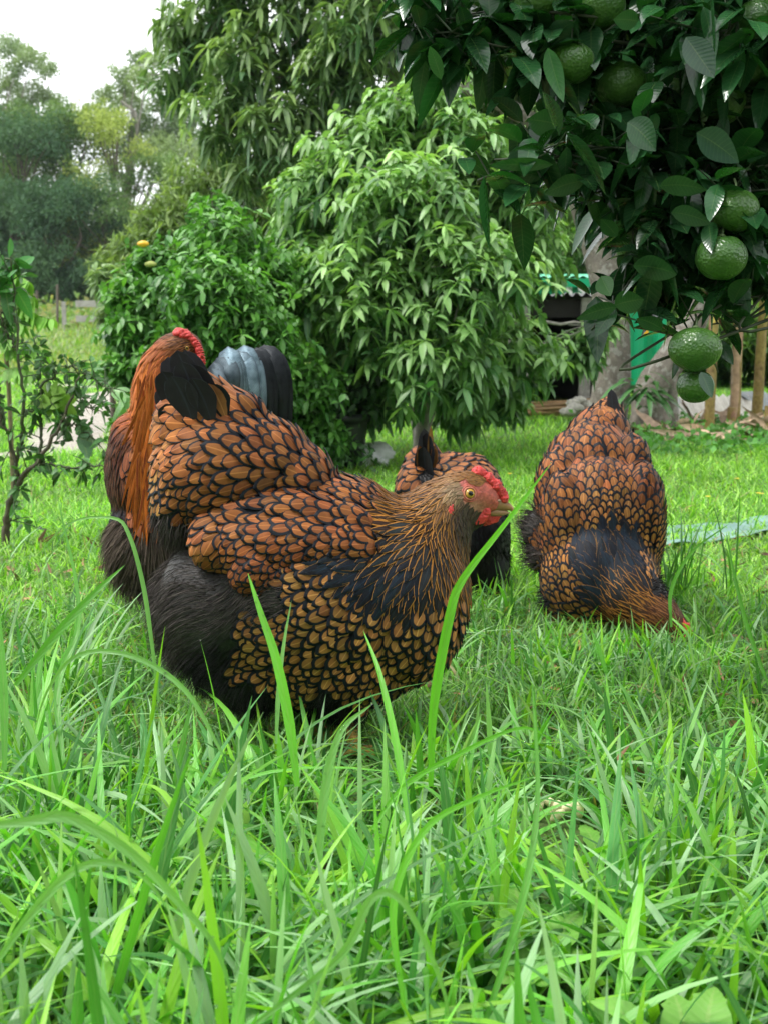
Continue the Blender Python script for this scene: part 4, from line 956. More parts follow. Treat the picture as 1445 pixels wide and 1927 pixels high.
        l = l * rng.uniform(.84, 1.18, N); w = w * rng.uniform(.82, 1.14, N)
        c = c * rng.uniform(.6, 1.35, (N, 1)) * (1 + rng.normal(size=(N, 3)) * .05)
        for kk in kinds:
            q = kind == kk; m = int(q.sum())
            if not m: continue
            R, Cn = (8, 4) if kk == 'L' else (7, 2)
            tt = np.linspace(0, 1, R + 1); x = np.linspace(-1, 1, Cn + 1)
            pr = prof_round(tt) if kk == 'L' else prof_lance(tt)
            a = (tt - .45)[None, :, None] * l[q][:, None, None]; bb = x[None, None] * (pr[None, :, None] * w[q][:, None, None] / 2)
            pos = p[q][:, None, None] + d[q][:, None, None] * np.broadcast_to(a, (m, R + 1, Cn + 1))[..., None] + sd[q][:, None, None] * bb[..., None]
            hh = (lift * (1 if kk == 'L' else .6) * tt[None, :, None] * (l[q] / (60 * b.s))[:, None, None] ** .7 * rng.uniform(.7, 1.9, (m, 1, 1)) + .0006 + .08 * (w[q][:, None, None]) * (1 - x[None, None] ** 2) * tt[None, :, None])
            hh = np.broadcast_to(hh, (m, R + 1, Cn + 1)).reshape(-1)
            flat = pos.reshape(-1, 3); out = np.empty_like(flat); fn = b.bvh.find_nearest
            for i, v in enumerate(flat):
                h = fn(Vector(v)); co, no = h[0], h[1]
                out[i] = (co[0] + no[0] * hh[i], co[1] + no[1] * hh[i], co[2] + no[2] * hh[i])
            nv = (R + 1) * (Cn + 1); ii, jj = np.meshgrid(np.arange(R), np.arange(Cn), indexing='ij'); a0 = (ii * (Cn + 1) + jj).ravel()
            qd = np.stack([a0, a0 + 1, a0 + Cn + 2, a0 + Cn + 1], 1); F = (qd[None] + (np.arange(m) * nv)[:, None, None]).reshape(-1, 4)
            TT, XX = np.meshgrid(tt, x, indexing='ij'); PR = np.broadcast_to(pr[:, None], TT.shape)
            uv = np.stack([XX * (PR if kk == 'L' else 1), TT], -1).reshape(1, nv, 2).repeat(m, 0).reshape(-1, 2)
            if kk == 'L': ku = np.stack([XX * PR, 2 * TT - 1], -1)
            else: ku = np.stack([np.abs(XX), np.maximum(0, TT - .86) * 3.5], -1)
            ku = ku.reshape(1, nv, 2).repeat(m, 0).reshape(-1, 2)
            rim = np.concatenate([r[q] * rng.uniform(.7, 1.3, (m, 1)), t[q][:, None] + rng.normal(size=(m, 1)) * .03], 1)
            s.add(out, F, np.repeat(c[q], nv, 0), uv, np.repeat(rim, nv, 0), ku)
        return N
    def fluff(b, s, n, L=24, W=1.6, stand=.5, keep=None, grav=.3):
        p, nn = b.samples(n); kind, d, l, w, c, r, t = b.look(p); ok = kind == 'F'
        if keep is not None: ok &= keep(p)
        p, nn, d, c, l = p[ok], nn[ok], d[ok], c[ok], l[ok]; m = len(p)
        d = d - nn * (d * nn).sum(1, keepdims=True); cl = np.sin(p * 60 + 3)[:, [1, 2, 0]] * .35      # tufts lean together
        dd = unit(unit(d) * (1 - stand) + nn * stand * rng.uniform(.4, 1.2, (m, 1)) + rng.normal(size=(m, 3)) * .16 + cl)
        LL = (l / 24 if True else 1) * L * b.s * rng.uniform(.6, 1.3, m)
        add_rib(s, p - nn * .002, dd, randdir(m), LL, W * b.s * rng.uniform(.6, 1.4, m), unit(d) * .25 + [0, 0, -grav], c * rng.uniform(.4, 1.9, (m, 1)), R=3, Cn=1, prof=lambda t: 1 - .85 * t, fold=0)

def chain(pts, n=7):
    out = []
    for (a, b_) in zip(pts[:-1], pts[1:]):
        for k in range(n):
            f = k / n; out.append(tuple(x + (y - x) * f for x, y in zip((*a[:3], a[3], a[3], a[3] * (a[4] if len(a) > 4 else 1)), (*b_[:3], b_[3], b_[3], b_[3] * (b_[4] if len(b_) > 4 else 1)))))
    a = pts[-1]; out.append((*a[:3], a[3], a[3], a[3])); return out

BLK = (.008, .010, .014)
STY = {  # kind, centre, rim, threshold
    'wing': ('L', (.24, .083, .026), BLK, .66), 'wingd': ('L', (.19, .056, .018), BLK, .64), 'sad': ('L', (.25, .090, .029), BLK, .68), 'tan': ('L', (.32, .145, .046), BLK, .63), 'tand': ('L', (.32, .145, .045), BLK, .58), 'tsm': ('L', (.42, .18, .05), BLK, .58),
    'big': ('L', (.31, .112, .034), (.012, .012, .014), .84), 'tc': ('L', (.012, .014, .018), (.02, .025, .03), .9),
    'navy': ('H', (.006, .015, .027), (.20, .10, .025), .90), 'mix': ('H', (.008, .014, .018), (.30, .13, .024), .72), 'gold': ('H', (.030, .017, .010), (.33, .14, .028), .50), 'brn': ('H', (.16, .08, .035), (.28, .13, .04), .5), 'beard': ('H', (.03, .027, .024), (.07, .055, .04), .5), 'pale': ('H', (.22, .15, .09), (.3, .22, .14), .5),
    'fl': ('F', (.050, .042, .038), BLK, .8), 'flb': ('F', (.014, .013, .014), BLK, .8), 'flg': ('F', (.085, .065, .05), BLK, .8), 'none': ('N', (.34, .08, .06), (.34, .08, .06), .8),
    'cop': ('H', (.36, .09, .018), (.46, .14, .025), .6), 'copd': ('H', (.28, .07, .02), (.38, .11, .025), .6), 'rdk': ('H', (.10, .035, .02), (.012, .010, .010), .5), 'blk': ('H', (.008, .009, .012), (.014, .016, .02), .6), 'rl': ('L', (.32, .10, .04), BLK, .8), 'hd': ('H', (.07, .028, .015), (.20, .08, .03), .5)}

def leg(b, T, top, foot, r=.0065, toe=.05, face=0.0):
    s = Soup(); top = np.asarray(top); foot = np.asarray(foot); kn = (top + foot) / 2 + [0, -.004, 0]
    add_tube(s, curve_pts([top, kn, foot + [0, 0, .012]], 12), np.linspace(r * 1.25, r, 12), 10, jit=.05)
    for a in (-.55, 0, .55, math.pi):
        L = toe * (.55 if a == math.pi else 1); d = np.array([math.cos(face + a), math.sin(face + a), 0])
        add_tube(s, curve_pts([foot + [0, 0, .014], foot + d * L * .5 + [0, 0, .012], foot + d * L + [0, 0, .004]], 8), np.linspace(r * .8, r * .35, 8), 8, jit=.06)
    for a in (-.55, 0, .55, math.pi):
        L = toe * (.55 if a == math.pi else 1); d = np.array([math.cos(face + a), math.sin(face + a), 0]); e = foot + d * L
        add_tube(s, [e + [0, 0, .005], e + d * .006 + [0, 0, .005], e + d * .012 + [0, 0, .001]], [r * .35, r * .25, .0003], 6, (.25, .18, .1), mi=1)
    s.build('leg', [M['scale'], M['horn']], T)

def eye_part(b, T, px, py, rpx, name='eye', at=None):
    c, n = b.hit(px, py) if at is None else at
    R = rpx * b.s; s = Soup(); nrm = unit(np.array(n) * .8 + [0.05, -.5, .1] if n[1] < 0 else n)
    k0 = len(s.V); add_ball(s, c - nrm * R * .25, R, nu=40, nv=32); V = s.V[-1]
    ang = np.degrees(np.arccos(np.clip(unit(V - (c - nrm * R * .25)) @ nrm, -1, 1)))
    col = np.where((ang < 27)[:, None], [[.004, .004, .005]], np.where((ang < 54)[:, None], [[.52, .30, .05]], np.where((ang < 62)[:, None], [[.12, .06, .02]], [[.45, .22, .14]])))
    s.col[-1] = col; o = s.build(name, M['eye'], T)
    s = Soup(); A = unit(np.cross(nrm, [0, 0, 1.])); B_ = np.cross(nrm, A); th = np.linspace(0, 2 * np.pi, 25)
    ring = c + nrm * R * .12 + (A[None] * np.cos(th)[:, None] + B_[None] * np.sin(th)[:, None]) * R * np.array([1.08]) ; add_tube(s, ring, R * .2, 6, (.50, .16, .10), cap=False, jit=.1)
    ring = c - nrm * R * .02 + (A[None] * np.cos(th)[:, None] + B_[None] * np.sin(th)[:, None]) * R * 1.42; add_tube(s, ring, R * .16, 6, (.42, .10, .07), cap=False, jit=.15)
    s.build('eyelid', M['skin'], o)
def mirrored(b, c, n, Ym):
    """same spot on the far side of the head"""
    h = b.bvh.ray_cast(Vector((c[0], c[1] + .3, c[2])), Vector((0, -1, 0))); 
    return (np.array(h[0]), np.array([n[0], abs(n[1]), n[2]])) if h[0] is not None else (c + [0, .05, 0], np.array([0, 1., 0]))

def bumpy(seed, amp=.16, f=9):
    a = np.random.default_rng(abs(int(seed))).uniform(0, 6, 6)
    return lambda D: 1 + amp * np.sin(D[:, 0] * f + a[0]) * np.sin(D[:, 1] * f + a[1]) + amp * .7 * np.sin(D[:, 2] * f * 1.5 + a[2]) + amp * .5 * np.sin(D @ np.array([f * 2, -f, f * 1.7]) + a[3])

# ---- main hen
H1 = Bird(1.70, [(605, 1105, 0, 235, 212, 185), (748, 1118, -10, 134, 180, 150), (620, 1200, 0, 200, 138, 150), (430, 1140, 0, 140, 145, 150), (480, 1225, 0, 125, 115, 120), (425, 888, 0, 136, 124, 125), (490, 885, 0, 100, 98, 104), (385, 815, 0, 92, 92, 80), (440, 800, 0, 62, 62, 60), (550, 905, 0, 80, 72, 90), (620, 955, 0, 120, 58, 95), (700, 975, 0, 80, 48, 85), (650, 1300, -40, 52, 66, 50), (600, 1300, 60, 60, 60, 50), (340, 940, 0, 50, 80, 90)]
          + chain([(405, 810, 0, 80), (385, 765, 0, 50), (372, 735, 0, 26)]) + chain([(766, 1068, 0, 112), (800, 1008, -4, 82), (834, 958, -8, 57), (866, 932, -10, 44)]) + [(882, 928, -10, 47, 41, 34), (905, 935, -10, 36, 31, 26), (925, 946, -10, 20, 19, 17), (885, 965, -8, 34, 30, 24)], voxel=.0042, smooth=16)
GS = .71
G1 = [(862, 893, -.9, .1, 'brn', 20, 7), (890, 893, -.9, 0, 'brn', 18, 7), (905, 900, -.8, .1, 'brn', 14, 6), (825, 905, -1, .35, 'brn', 34, 8), (790, 930, -.9, .5, 'gold', 46, 9), (830, 940, -.6, .6, 'gold', 40, 9), (760, 950, -1, .45, 'gold', 62, 11), (720, 975, -1, .25, 'gold', 78, 13), (680, 985, -1, .2, 'mix', 80, 16),
      (660, 1010, -1, .15, 'navy', 76, 22), (650, 1045, -1, .3, 'navy', 74, 23), (680, 1080, -.9, .55, 'navy', 74, 23), (730, 1040, -.9, .5, 'mix', 76, 18), (760, 1000, -.9, .6, 'mix', 66, 14), (800, 980, -.7, .8, 'gold', 56, 11), (840, 990, -.3, 1, 'gold', 50, 10), (860, 1030, -.15, 1, 'gold', 54, 11), (820, 1040, -.4, 1, 'mix', 66, 14),
      (770, 1080, -.6, .85, 'navy', 70, 20), (720, 1120, -.7, .75, 'navy', 70, 22), (800, 1110, -.4, 1, 'mix', 66, 18), (850, 1080, -.15, 1, 'gold', 58, 14), (868, 1110, -.05, 1, 'gold', 56, 16), (760, 1140, -.5, .9, 'mix', 66, 20),
      (840, 950, -.2, 1, 'brn', 24, 8), (845, 935, -.4, .8, 'pale', 20, 7), (855, 925, -.5, .6, 'pale', 14, 6), (862, 985, -.1, 1, 'beard', 26, 8), (880, 1000, 0, 1, 'beard', 26, 8), (900, 985, 0, 1, 'beard', 22, 7), (868, 962, -.2, 1, 'beard', 18, 6), (870, 1020, -.1, 1, 'beard', 34, 9), (885, 1030, 0, 1, 'gold', 40, 10),
      (885, 925, -1, 0, 'none', 10, 8), (905, 930, -1, 0, 'none', 10, 8), (900, 950, -1, 0, 'none', 10, 8), (925, 940, -1, 0, 'none', 10, 8), (882, 945, -1, 0, 'none', 10, 8), (912, 962, -1, 0, 'none', 10, 8), (872, 915, -1, 0, 'none', 10, 8), (915, 915, -1, 0, 'none', 10, 8), (940, 955, -1, 0, 'none', 10, 8),
      (855, 1150, -.15, 1, 'tan', 58, 40), (800, 1170, -.35, 1, 'tan', 60, 42), (730, 1185, -.6, .9, 'tan', 62, 44), (660, 1160, -.8, .6, 'tan', 62, 44), (600, 1150, -1, .3, 'tan', 64, 44), (820, 1220, -.3, 1, 'tand', 56, 40), (740, 1250, -.5, .9, 'tand', 58, 42), (660, 1230, -.7, .7, 'tand', 60, 42), (570, 1220, -.9, .4, 'tand', 60, 42),
      (490, 1200, -1, .15, 'tand', 60, 42), (470, 1250, -.9, .4, 'tand', 58, 40), (560, 1290, -.8, .6, 'tand', 54, 38), (680, 1300, -.5, .9, 'tand', 50, 36), (600, 1330, -.4, 1, 'flb', 20, 10), (660, 1345, -.2, 1, 'flb', 24, 10), (640, 1370, 0, 1, 'flb', 22, 10), (540, 1335, -.4, 1, 'flb', 22, 10),
      (700, 960, -1, .05, 'sad', 56, 34), (650, 935, -1, 0, 'sad', 60, 36), (600, 925, -1, -.1, 'sad', 62, 40), (560, 880, -1, -.35, 'sad', 66, 42), (540, 820, -.9, -.55, 'sad', 72, 44), (490, 780, -.9, -.45, 'sad', 78, 48), (440, 745, -.9, -.6, 'big', 88, 50), (480, 840, -1, -.05, 'sad', 76, 44), (420, 810, -1, .0, 'sad', 82, 48), (350, 810, -1, .15, 'big', 76, 46), (500, 900, -1, .05, 'sad', 70, 42), (430, 880, -1, .1, 'sad', 74, 44), (350, 880, -1, .25, 'sad', 70, 42), (310, 860, -.7, .6, 'big', 60, 38), (420, 940, -1, .3, 'sad', 66, 40), (340, 945, -.8, .6, 'sad', 60, 36), (300, 920, -.5, .9, 'tand', 54, 34), (450, 990, -1, .4, 'wingd', 54, 34),
      (400, 740, -.8, -.6, 'big', 84, 46), (365, 700, -.5, -.9, 'big', 70, 40), (370, 770, -1, -.2, 'big', 76, 44),
      (330, 1000, -.5, .9, 'fl', 22, 10), (370, 1040, -1, -.1, 'fl', 24, 10), (300, 1090, -1, .1, 'fl', 30, 10), (360, 1120, -1, .1, 'fl', 28, 10), (330, 1190, -.9, .5, 'fl', 30, 10), (420, 1160, -.9, .3, 'fl', 26, 10), (470, 1100, -.8, .5, 'fl', 24, 10), (400, 1250, -.7, .8, 'flb', 26, 10), (460, 1310, -.5, 1, 'flb', 24, 10), (515, 1135, -1, -.1, 'fl', 24, 10), (575, 1125, -1, .2, 'tan', 58, 40), (560, 1175, -1, .3, 'tan', 60, 42), (620, 1110, -1, .3, 'tan', 56, 40), (430, 1060, -1, .2, 'fl', 24, 10), (430, 1220, -.8, .6, 'flb', 26, 10), (310, 990, -.7, .6, 'fl', 24, 10)]
H1.guides(G1, GS)
foot = g(672, 1432); T = thing('hen', foot, 'large gold laced hen in the foreground standing side on with raised head', 'hen')
def facecol(V, col):
    q = proj(V); nz = np.sin(V[:, 0] * 900) * np.sin(V[:, 2] * 1100) * .5 + .5
    d = ((q[:, 0] - 898) / 44) ** 2 + ((q[:, 1] - 938) / 34) ** 2
    red = np.array([.46, .10, .07])[None] * (.75 + .5 * nz[:, None]); pal = np.array([.40, .19, .12])[None] * (.8 + .4 * nz[:, None])
    lo = np.clip((q[:, 1] - 932) / 20, 0, 1)[:, None] * np.clip((925 - q[:, 0]) / 30, 0, 1)[:, None]; face = red * (1 - lo) + pal * lo
    return np.where((d < 1)[:, None], face, col)
H1.body('body', T, colf=facecol)
s = Soup(); H1.feathers(s, 75000, .58, .0058); s.build('plumage', M['feather'], T, rims=True)
s = Soup(); H1.fluff(s, 60000, 26, 1.5); s.build('fluff', M['fluff'], T)
# wing: a shell of its own lying on the flank
def make_wing(b, balls, gl, T, ncand, lift=.0045, voxel=.0045):
    w = Bird(b.Y0, balls, voxel, 6); w.guides(gl, .69); s = Soup(); kind, d, l, ww, c, r, t = w.look(w.V)
    s.add(w.V, w.F, r * .8, rim=(*BLK, .0), ku=(5, 5)); w.feathers(s, ncand, .60, lift); return w, s
for side in (-1, 1):
    dz = -128 * -side if side > 0 else -128
    dz = side * 125
    sg = side
    WB = chain([(660, 1000, sg * 108, 48, .7), (560, 985, sg * 104, 58, .7), (470, 985, sg * 96, 58, .7), (405, 1005, sg * 98, 44, .7)], 6) + chain([(665, 1040, sg * 132, 48, .7), (560, 1035, sg * 138, 58, .7), (470, 1035, sg * 128, 56, .7), (405, 1025, sg * 112, 44, .7)], 6) + chain([(640, 1080, sg * 140, 40, .7), (560, 1085, sg * 145, 48, .7), (480, 1075, sg * 136, 48, .7)], 6)
    WG = [(680, 985, -1, .05, 'wing', 60, 40), (620, 960, -1, 0, 'wing', 66, 42), (540, 950, -1, .05, 'wing', 72, 44), (460, 960, -1, .15, 'sad', 74, 44), (390, 985, -.9, .5, 'sad', 66, 40), (380, 1030, -.6, .9, 'big', 62, 34), (430, 1040, -.8, .6, 'wing', 54, 36), (500, 1010, -1, .2, 'wing', 62, 38), (580, 1010, -1, .1, 'wing', 62, 38), (650, 1020, -1, .1, 'wing', 52, 36), (640, 1070, -1, .3, 'wing', 46, 32),
          (580, 1060, -1, .25, 'wingd', 42, 28), (520, 1070, -.95, .4, 'wingd', 40, 27), (470, 1090, -.8, .6, 'wingd', 42, 28), (560, 1110, -.9, .4, 'wingd', 36, 25), (620, 1110, -1, .4, 'wingd', 36, 26), (510, 1120, -.8, .6, 'wingd', 36, 25)]
    w, s = make_wing(H1, WB, WG, T, 28000)
    # folded flight feathers showing at the rear edge
    n = 9; b0 = np.array([P(424 + i * 7, 1000 + i * 5, 1.7 + sg * (112 + 2.2 * i) * H1.s) for i in range(n)])
    V, F, uv, nv = ribbons(b0, [-.55, 0, -.75], [.8, 0, -.5], np.linspace(.070, .056, n), .022, [.2, 0, -.1], R=9, Cn=4, prof=prof_tail, fold=.1)
    s.add(V, F, np.repeat(np.array([(.24, .085, .04)]) * rng.uniform(.7, 1.1, (n, 1)), nv, 0), uv, rim=(*BLK, .93), ku=np.stack([uv[:, 0], np.maximum(0, uv[:, 1] - .6)], 1))
    s.build('wing', M['feather'], T, rims=True)
# tail
s = Soup()
tips = [(346, 645, 384, 780, .042), (332, 646, 370, 780, .044), (314, 660, 356, 785, .044), (303, 690, 350, 790, .046), (302, 722, 345, 800, .044), (310, 755, 345, 820, .042), (318, 782, 345, 835, .040), (360, 674, 396, 780, .040), (340, 668, 374, 785, .042), (322, 700, 362, 790, .044), (392, 716, 424, 782, .036), (360, 704, 398, 790, .040)]
for i, (x, y, xb, yb, w_) in enumerate(tips):
    sg = -1 if i >= 7 else (-1) ** i; off = (.022 + .004 * i if i < 7 else .040 + .003 * i) * sg
    a = P(xb, yb, 1.70 + off * .9); e = P(x, y, 1.70 + off); d = e - a; L = np.linalg.norm(d); bd = np.array([-.10, 0, -.12])
    V, F, uv, nv = ribbons(a, d - bd * L, [.75, .25 * sg, .6], L, w_, bd, R=12, Cn=4, prof=prof_tail, fold=-.12 * sg)
    if i == 10: cc, rr, th = (.28, .12, .045), BLK, .5
    else: cc, rr, th = (.012, .014, .018), (.030, .035, .044), .86
    s.add(V, F, np.array(cc) * rng.uniform(.8, 1.3), uv, rim=(*rr, th), ku=np.stack([uv[:, 0] * .9, np.maximum(0, uv[:, 1] - .55)], 1))
s.build('tail', M['feather'], T, rims=True)
# head parts
c, n = H1.hit(883, 929); eye_part(H1, T, 883, 929, 10.5); eye_part(H1, T, 883, 929, 10.5, at=mirrored(H1, c, n, 1.7))
Yh = 1.70 - 10 * H1.s
s = Soup(); cp = curve_pts([P(896, 886, Yh), P(912, 896, Yh), P(930, 912, Yh), P(944, 928, Yh), P(948, 938, Yh)], 22)
for i, q in enumerate(cp):
    add_ball(s, q + rng.normal(size=3) * .0006, np.array([8.5, 11, 9.]) * H1.s * (1.25 - .5 * abs(i / 21 - .4)) * rng.uniform(.9, 1.1), nu=14, nv=10, fn=bumpy(i, .14))
for i in range(70):
    q = cp[rng.integers(1, 22)] + unit(rng.normal(size=3) + [.15, -.7, .7]) * rng.uniform(6, 9.5) * H1.s; add_ball(s, q, rng.uniform(1.6, 2.8) * H1.s, nu=8, nv=6)
s.build('comb', M['comb'], T)
s = Soup()
def beak(s, cps, rad, asp, col0, col1):
    pts = curve_pts(cps, 16); r = np.interp(np.linspace(0, 1, 16), np.linspace(0, 1, len(rad)), rad); th = np.linspace(0, 2 * np.pi, 17)[:-1]
    Tn = unit(np.gradient(pts, axis=0)); Bn = unit(np.cross(Tn, [0, 1., 0])); Sd = np.cross(Tn, Bn)
    V = pts[:, None] + (Sd[:, None] * np.cos(th)[None, :, None] * asp + Bn[:, None] * np.sin(th)[None, :, None]) * r[:, None, None]
    i, j = np.meshgrid(np.arange(15), np.arange(16), indexing='ij'); a = i * 16 + j; b_ = i * 16 + (j + 1) % 16
    f = np.repeat(np.linspace(0, 1, 16), 16)[:, None]; s.add(V.reshape(-1, 3), np.stack([a, b_, b_ + 16, a + 16], -1).reshape(-1, 4), np.array(col0) * (1 - f) + np.array(col1) * f)
k = H1.s
beak(s, [P(916, 949, Yh), P(934, 948, Yh), P(950, 952, Yh), P(961, 957, Yh), P(966, 964, Yh)], [17 * k, 14 * k, 9.5 * k, 5 * k, 1 * k], .8, (.26, .13, .07), (.40, .22, .08))
add_ball(s, H1.hit(934, 944)[0] * 0 + P(936, 942, Yh - 10 * k), (6 * k, 3 * k, 3 * k), (.38, .24, .17), 12, 8)
s.build('beak', M['horn'], T)
s = Soup(); beak(s, [P(914, 962, Yh), P(932, 964, Yh), P(948, 965, Yh), P(958, 965, Yh)], [9 * k, 8 * k, 5 * k, 1 * k], .8, (.30, .14, .08), (.40, .24, .12)); s.build('lower_beak', M['horn'], T)
for dy in (-16, 4):
    s = Soup(); add_ball(s, P(899 + (dy > 0) * 22, 975, Yh + dy * k), (23 * k, 5 * k, 12 * k), nu=30, nv=20, fn=bumpy(5 + dy, .07, 6), axes=np.array(Matrix.Rotation(.35, 3, 'Y'))); add_ball(s, P(914 + (dy > 0) * 14, 964, Yh + dy * k), (9 * k, 5 * k, 11 * k), nu=16, nv=10, fn=bumpy(9, .1, 6)); s.build('wattle', M['comb'], T)
c, n = H1.hit(846, 968, -.001); s = Soup(); add_ball(s, c, (7 * k, 4 * k, 19 * k), nu=20, nv=14, fn=bumpy(3, .1, 5), axes=np.array(Matrix.Rotation(-.25, 3, 'Y'))); s.build('earlobe', M['comb'], T)
for (x0, y0, dy, fx_, fy_) in ((660, 1350, -35, 672, 1432), (606, 1340, 60, 600, 1405)):
    f_ = g(fx_, fy_); leg(H1, T, P(x0, y0, 1.70 + dy * k), f_, .0085, .055, .1)

# ---- pecking hen at the right
H2 = Bird(2.45, [(1128, 1090, -10, 112, 108, 105), (1128, 1000, 60, 118, 136, 116), (1112, 900, 170, 92, 100, 100), (1126, 842, 225, 64, 72, 66), (1058, 1000, 30, 44, 112, 76), (1206, 985, 30, 40, 115, 78), (1100, 1150, 20, 80, 60, 80), (1003, 1000, 110, 22, 40, 30), (1012, 1045, 90, 20, 30, 30), (1050, 930, 120, 42, 80, 60), (1190, 900, 130, 32, 80, 60)]
          + chain([(1128, 832, 238, 54), (1140, 788, 265, 32), (1146, 770, 280, 20)]) + chain([(1150, 1070, -30, 72), (1190, 1122, -100, 60), (1232, 1160, -138, 44), (1258, 1183, -150, 36)]) + [(1262, 1188, -152, 29, 27, 26), (1272, 1204, -157, 18, 19, 16)], voxel=.0055, smooth=32)
G2 = [(1145, 775, 0, -1, 'big', 44, 30), (1110, 810, -.15, -1, 'sad', 52, 34), (1165, 820, .15, -1, 'sad', 50, 32), (1130, 850, 0, -1, 'sad', 50, 32), (1060, 840, -.4, -1, 'sad', 50, 32), (1070, 900, -.3, -1, 'sad', 46, 29), (1130, 900, 0, -1, 'sad', 42, 26), (1185, 880, .2, -1, 'sad', 44, 28), (1030, 900, -.5, -1, 'sad', 46, 28), (1110, 950, 0, -1, 'tan', 36, 22), (1050, 960, -.3, -1, 'wing', 42, 27), (1180, 950, .1, -1, 'tan', 36, 22), (1215, 930, .2, -1, 'wingd', 42, 26),
      (1110, 990, -.1, -1, 'tan', 36, 21), (1160, 980, .05, -1, 'tsm', 34, 20), (1060, 1010, -.3, -1, 'tan', 36, 22), (1220, 1000, .1, -1, 'tsm', 32, 18), (1030, 1020, -.3, -1, 'wing', 38, 24), (1040, 1060, -.4, -1, 'tsm', 30, 18), (1225, 1060, .05, -1, 'tsm', 30, 17), (1235, 1010, .1, -1, 'tsm', 34, 19),
      (1120, 1030, -.25, -1, 'navy', 66, 20), (1150, 1015, -.05, -1, 'navy', 66, 20), (1185, 1030, .05, -1, 'navy', 66, 20), (1110, 1080, -.7, -.7, 'navy', 60, 16), (1150, 1070, -.35, -.9, 'navy', 62, 16), (1200, 1070, -.15, -1, 'navy', 58, 15), (1120, 1120, -.9, -.4, 'navy', 58, 15), (1160, 1120, -.8, -.6, 'mix', 56, 12), (1190, 1110, -.65, -.8, 'mix', 52, 10), (1170, 1165, -1, -.1, 'gold', 48, 9), (1210, 1130, -.7, -.7, 'gold', 40, 8), (1215, 1170, -.9, -.3, 'gold', 38, 8), (1240, 1160, -.7, -.7, 'hd', 28, 7), (1262, 1180, -.6, -.8, 'hd', 20, 6), (1250, 1200, -.9, -.1, 'hd', 18, 6), (1283, 1200, -.5, -.9, 'none', 10, 6), (1272, 1215, -.5, -.9, 'none', 10, 6),
      (1075, 1090, -.4, -.9, 'tan', 36, 27), (1060, 1120, -.6, -.8, 'tand', 36, 27), (1040, 1110, -.7, -.7, 'tand', 34, 26), (1080, 1150, -.7, -.6, 'tand', 36, 27), (1050, 1160, -.8, -.4, 'tand', 34, 26), (1110, 1180, -.8, -.3, 'tand', 32, 24), (1095, 1130, -.7, -.6, 'tand', 36, 26),
      (995, 990, -1, -.2, 'fl', 26, 9), (1005, 1045, -1, .1, 'fl', 26, 9), (1030, 1190, -.8, .5, 'flb', 20, 9), (1100, 1215, -.3, 1, 'flb', 20, 9), (1018, 1130, -1, .2, 'flb', 20, 9), (1235, 1110, .6, .4, 'flb', 18, 8)]
H2.guides(G2, .85); T = thing('hen', g(1120, 1205), 'gold laced hen pecking with her head down in the grass at the right', 'hen')
H2.body('body', T); s = Soup(); H2.feathers(s, 60000, .56, .0065); s.build('plumage', M['feather'], T, rims=True)
s = Soup(); H2.fluff(s, 26000, 26, 1.6, .6); s.build('fluff', M['fluff'], T)
s = Soup(); k = H2.s
for i, (x0, y0, x1, y1, w_) in enumerate([(1160, 815, 1142, 732, .030), (1172, 825, 1164, 760, .028), (1128, 800, 1112, 764, .028), (1150, 800, 1134, 752, .026)]):
    a = P(x0, y0, 2.45 + 205 * k); e = P(x1, y1, 2.45 + 250 * k); d = e - a; L = np.linalg.norm(d)
    V, F, uv, nv = ribbons(a, d, [1, .3, 0], L, w_, [.08 * (-1) ** i, 0, 0], R=9, Cn=4, prof=prof_tail, fold=.2); s.add(V, F, (.012, .014, .018) if i != 2 else (.3, .12, .05), uv, rim=(.016, .02, .026, .8), ku=np.stack([uv[:, 0] * .9, uv[:, 1] * 0], 1))
s.build('tail', M['feather'], T, rims=True)
s = Soup(); cp = curve_pts([P(1282, 1172, 2.45 - 166 * k), P(1291, 1184, 2.45 - 170 * k), P(1293, 1202, 2.45 - 172 * k)], 10)
for i, q in enumerate(cp): add_ball(s, q, 7.5 * k * rng.uniform(.85, 1.15), nu=12, nv=8, fn=bumpy(i, .2))
s.build('comb', M['comb'], T)
s = Soup(); beak(s, [P(1278, 1208, 2.45 - 158 * k), P(1284, 1222, 2.45 - 160 * k), P(1286, 1238, 2.45 - 160 * k)], [11 * k, 8 * k, 1 * k], .8, (.3, .15, .09), (.4, .25, .12)); s.build('beak', M['horn'], T)
s = Soup(); add_ball(s, P(1270, 1222, 2.45 - 172 * k), (6 * k, 3 * k, 10 * k), nu=16, nv=10, fn=bumpy(2, .1)); s.build('wattle', M['comb'], T)
eye_part(H2, T, 1262, 1200, 6)
c, n = H2.hit(1236, 1192); s = Soup(); nn_ = 60; pos = c + rng.normal(size=(nn_, 3)) * .006; add_rib(s, pos, unit(n * .6 + rng.normal(size=(nn_, 3)) * .4 + [-.6, 0, 0]), randdir(nn_), .016, .003, [0, 0, -.2], np.array([.10, .05, .03]) * rng.uniform(.5, 1.5, (nn_, 1)), R=3); s.build('ear_tuft', M['fluff'], T)
for x0 in (1090, 1160): leg(H2, T, P(x0, 1190, 2.45 + 30 * k), g(x0 + 2, 1222) , .008, .05, -1.2)

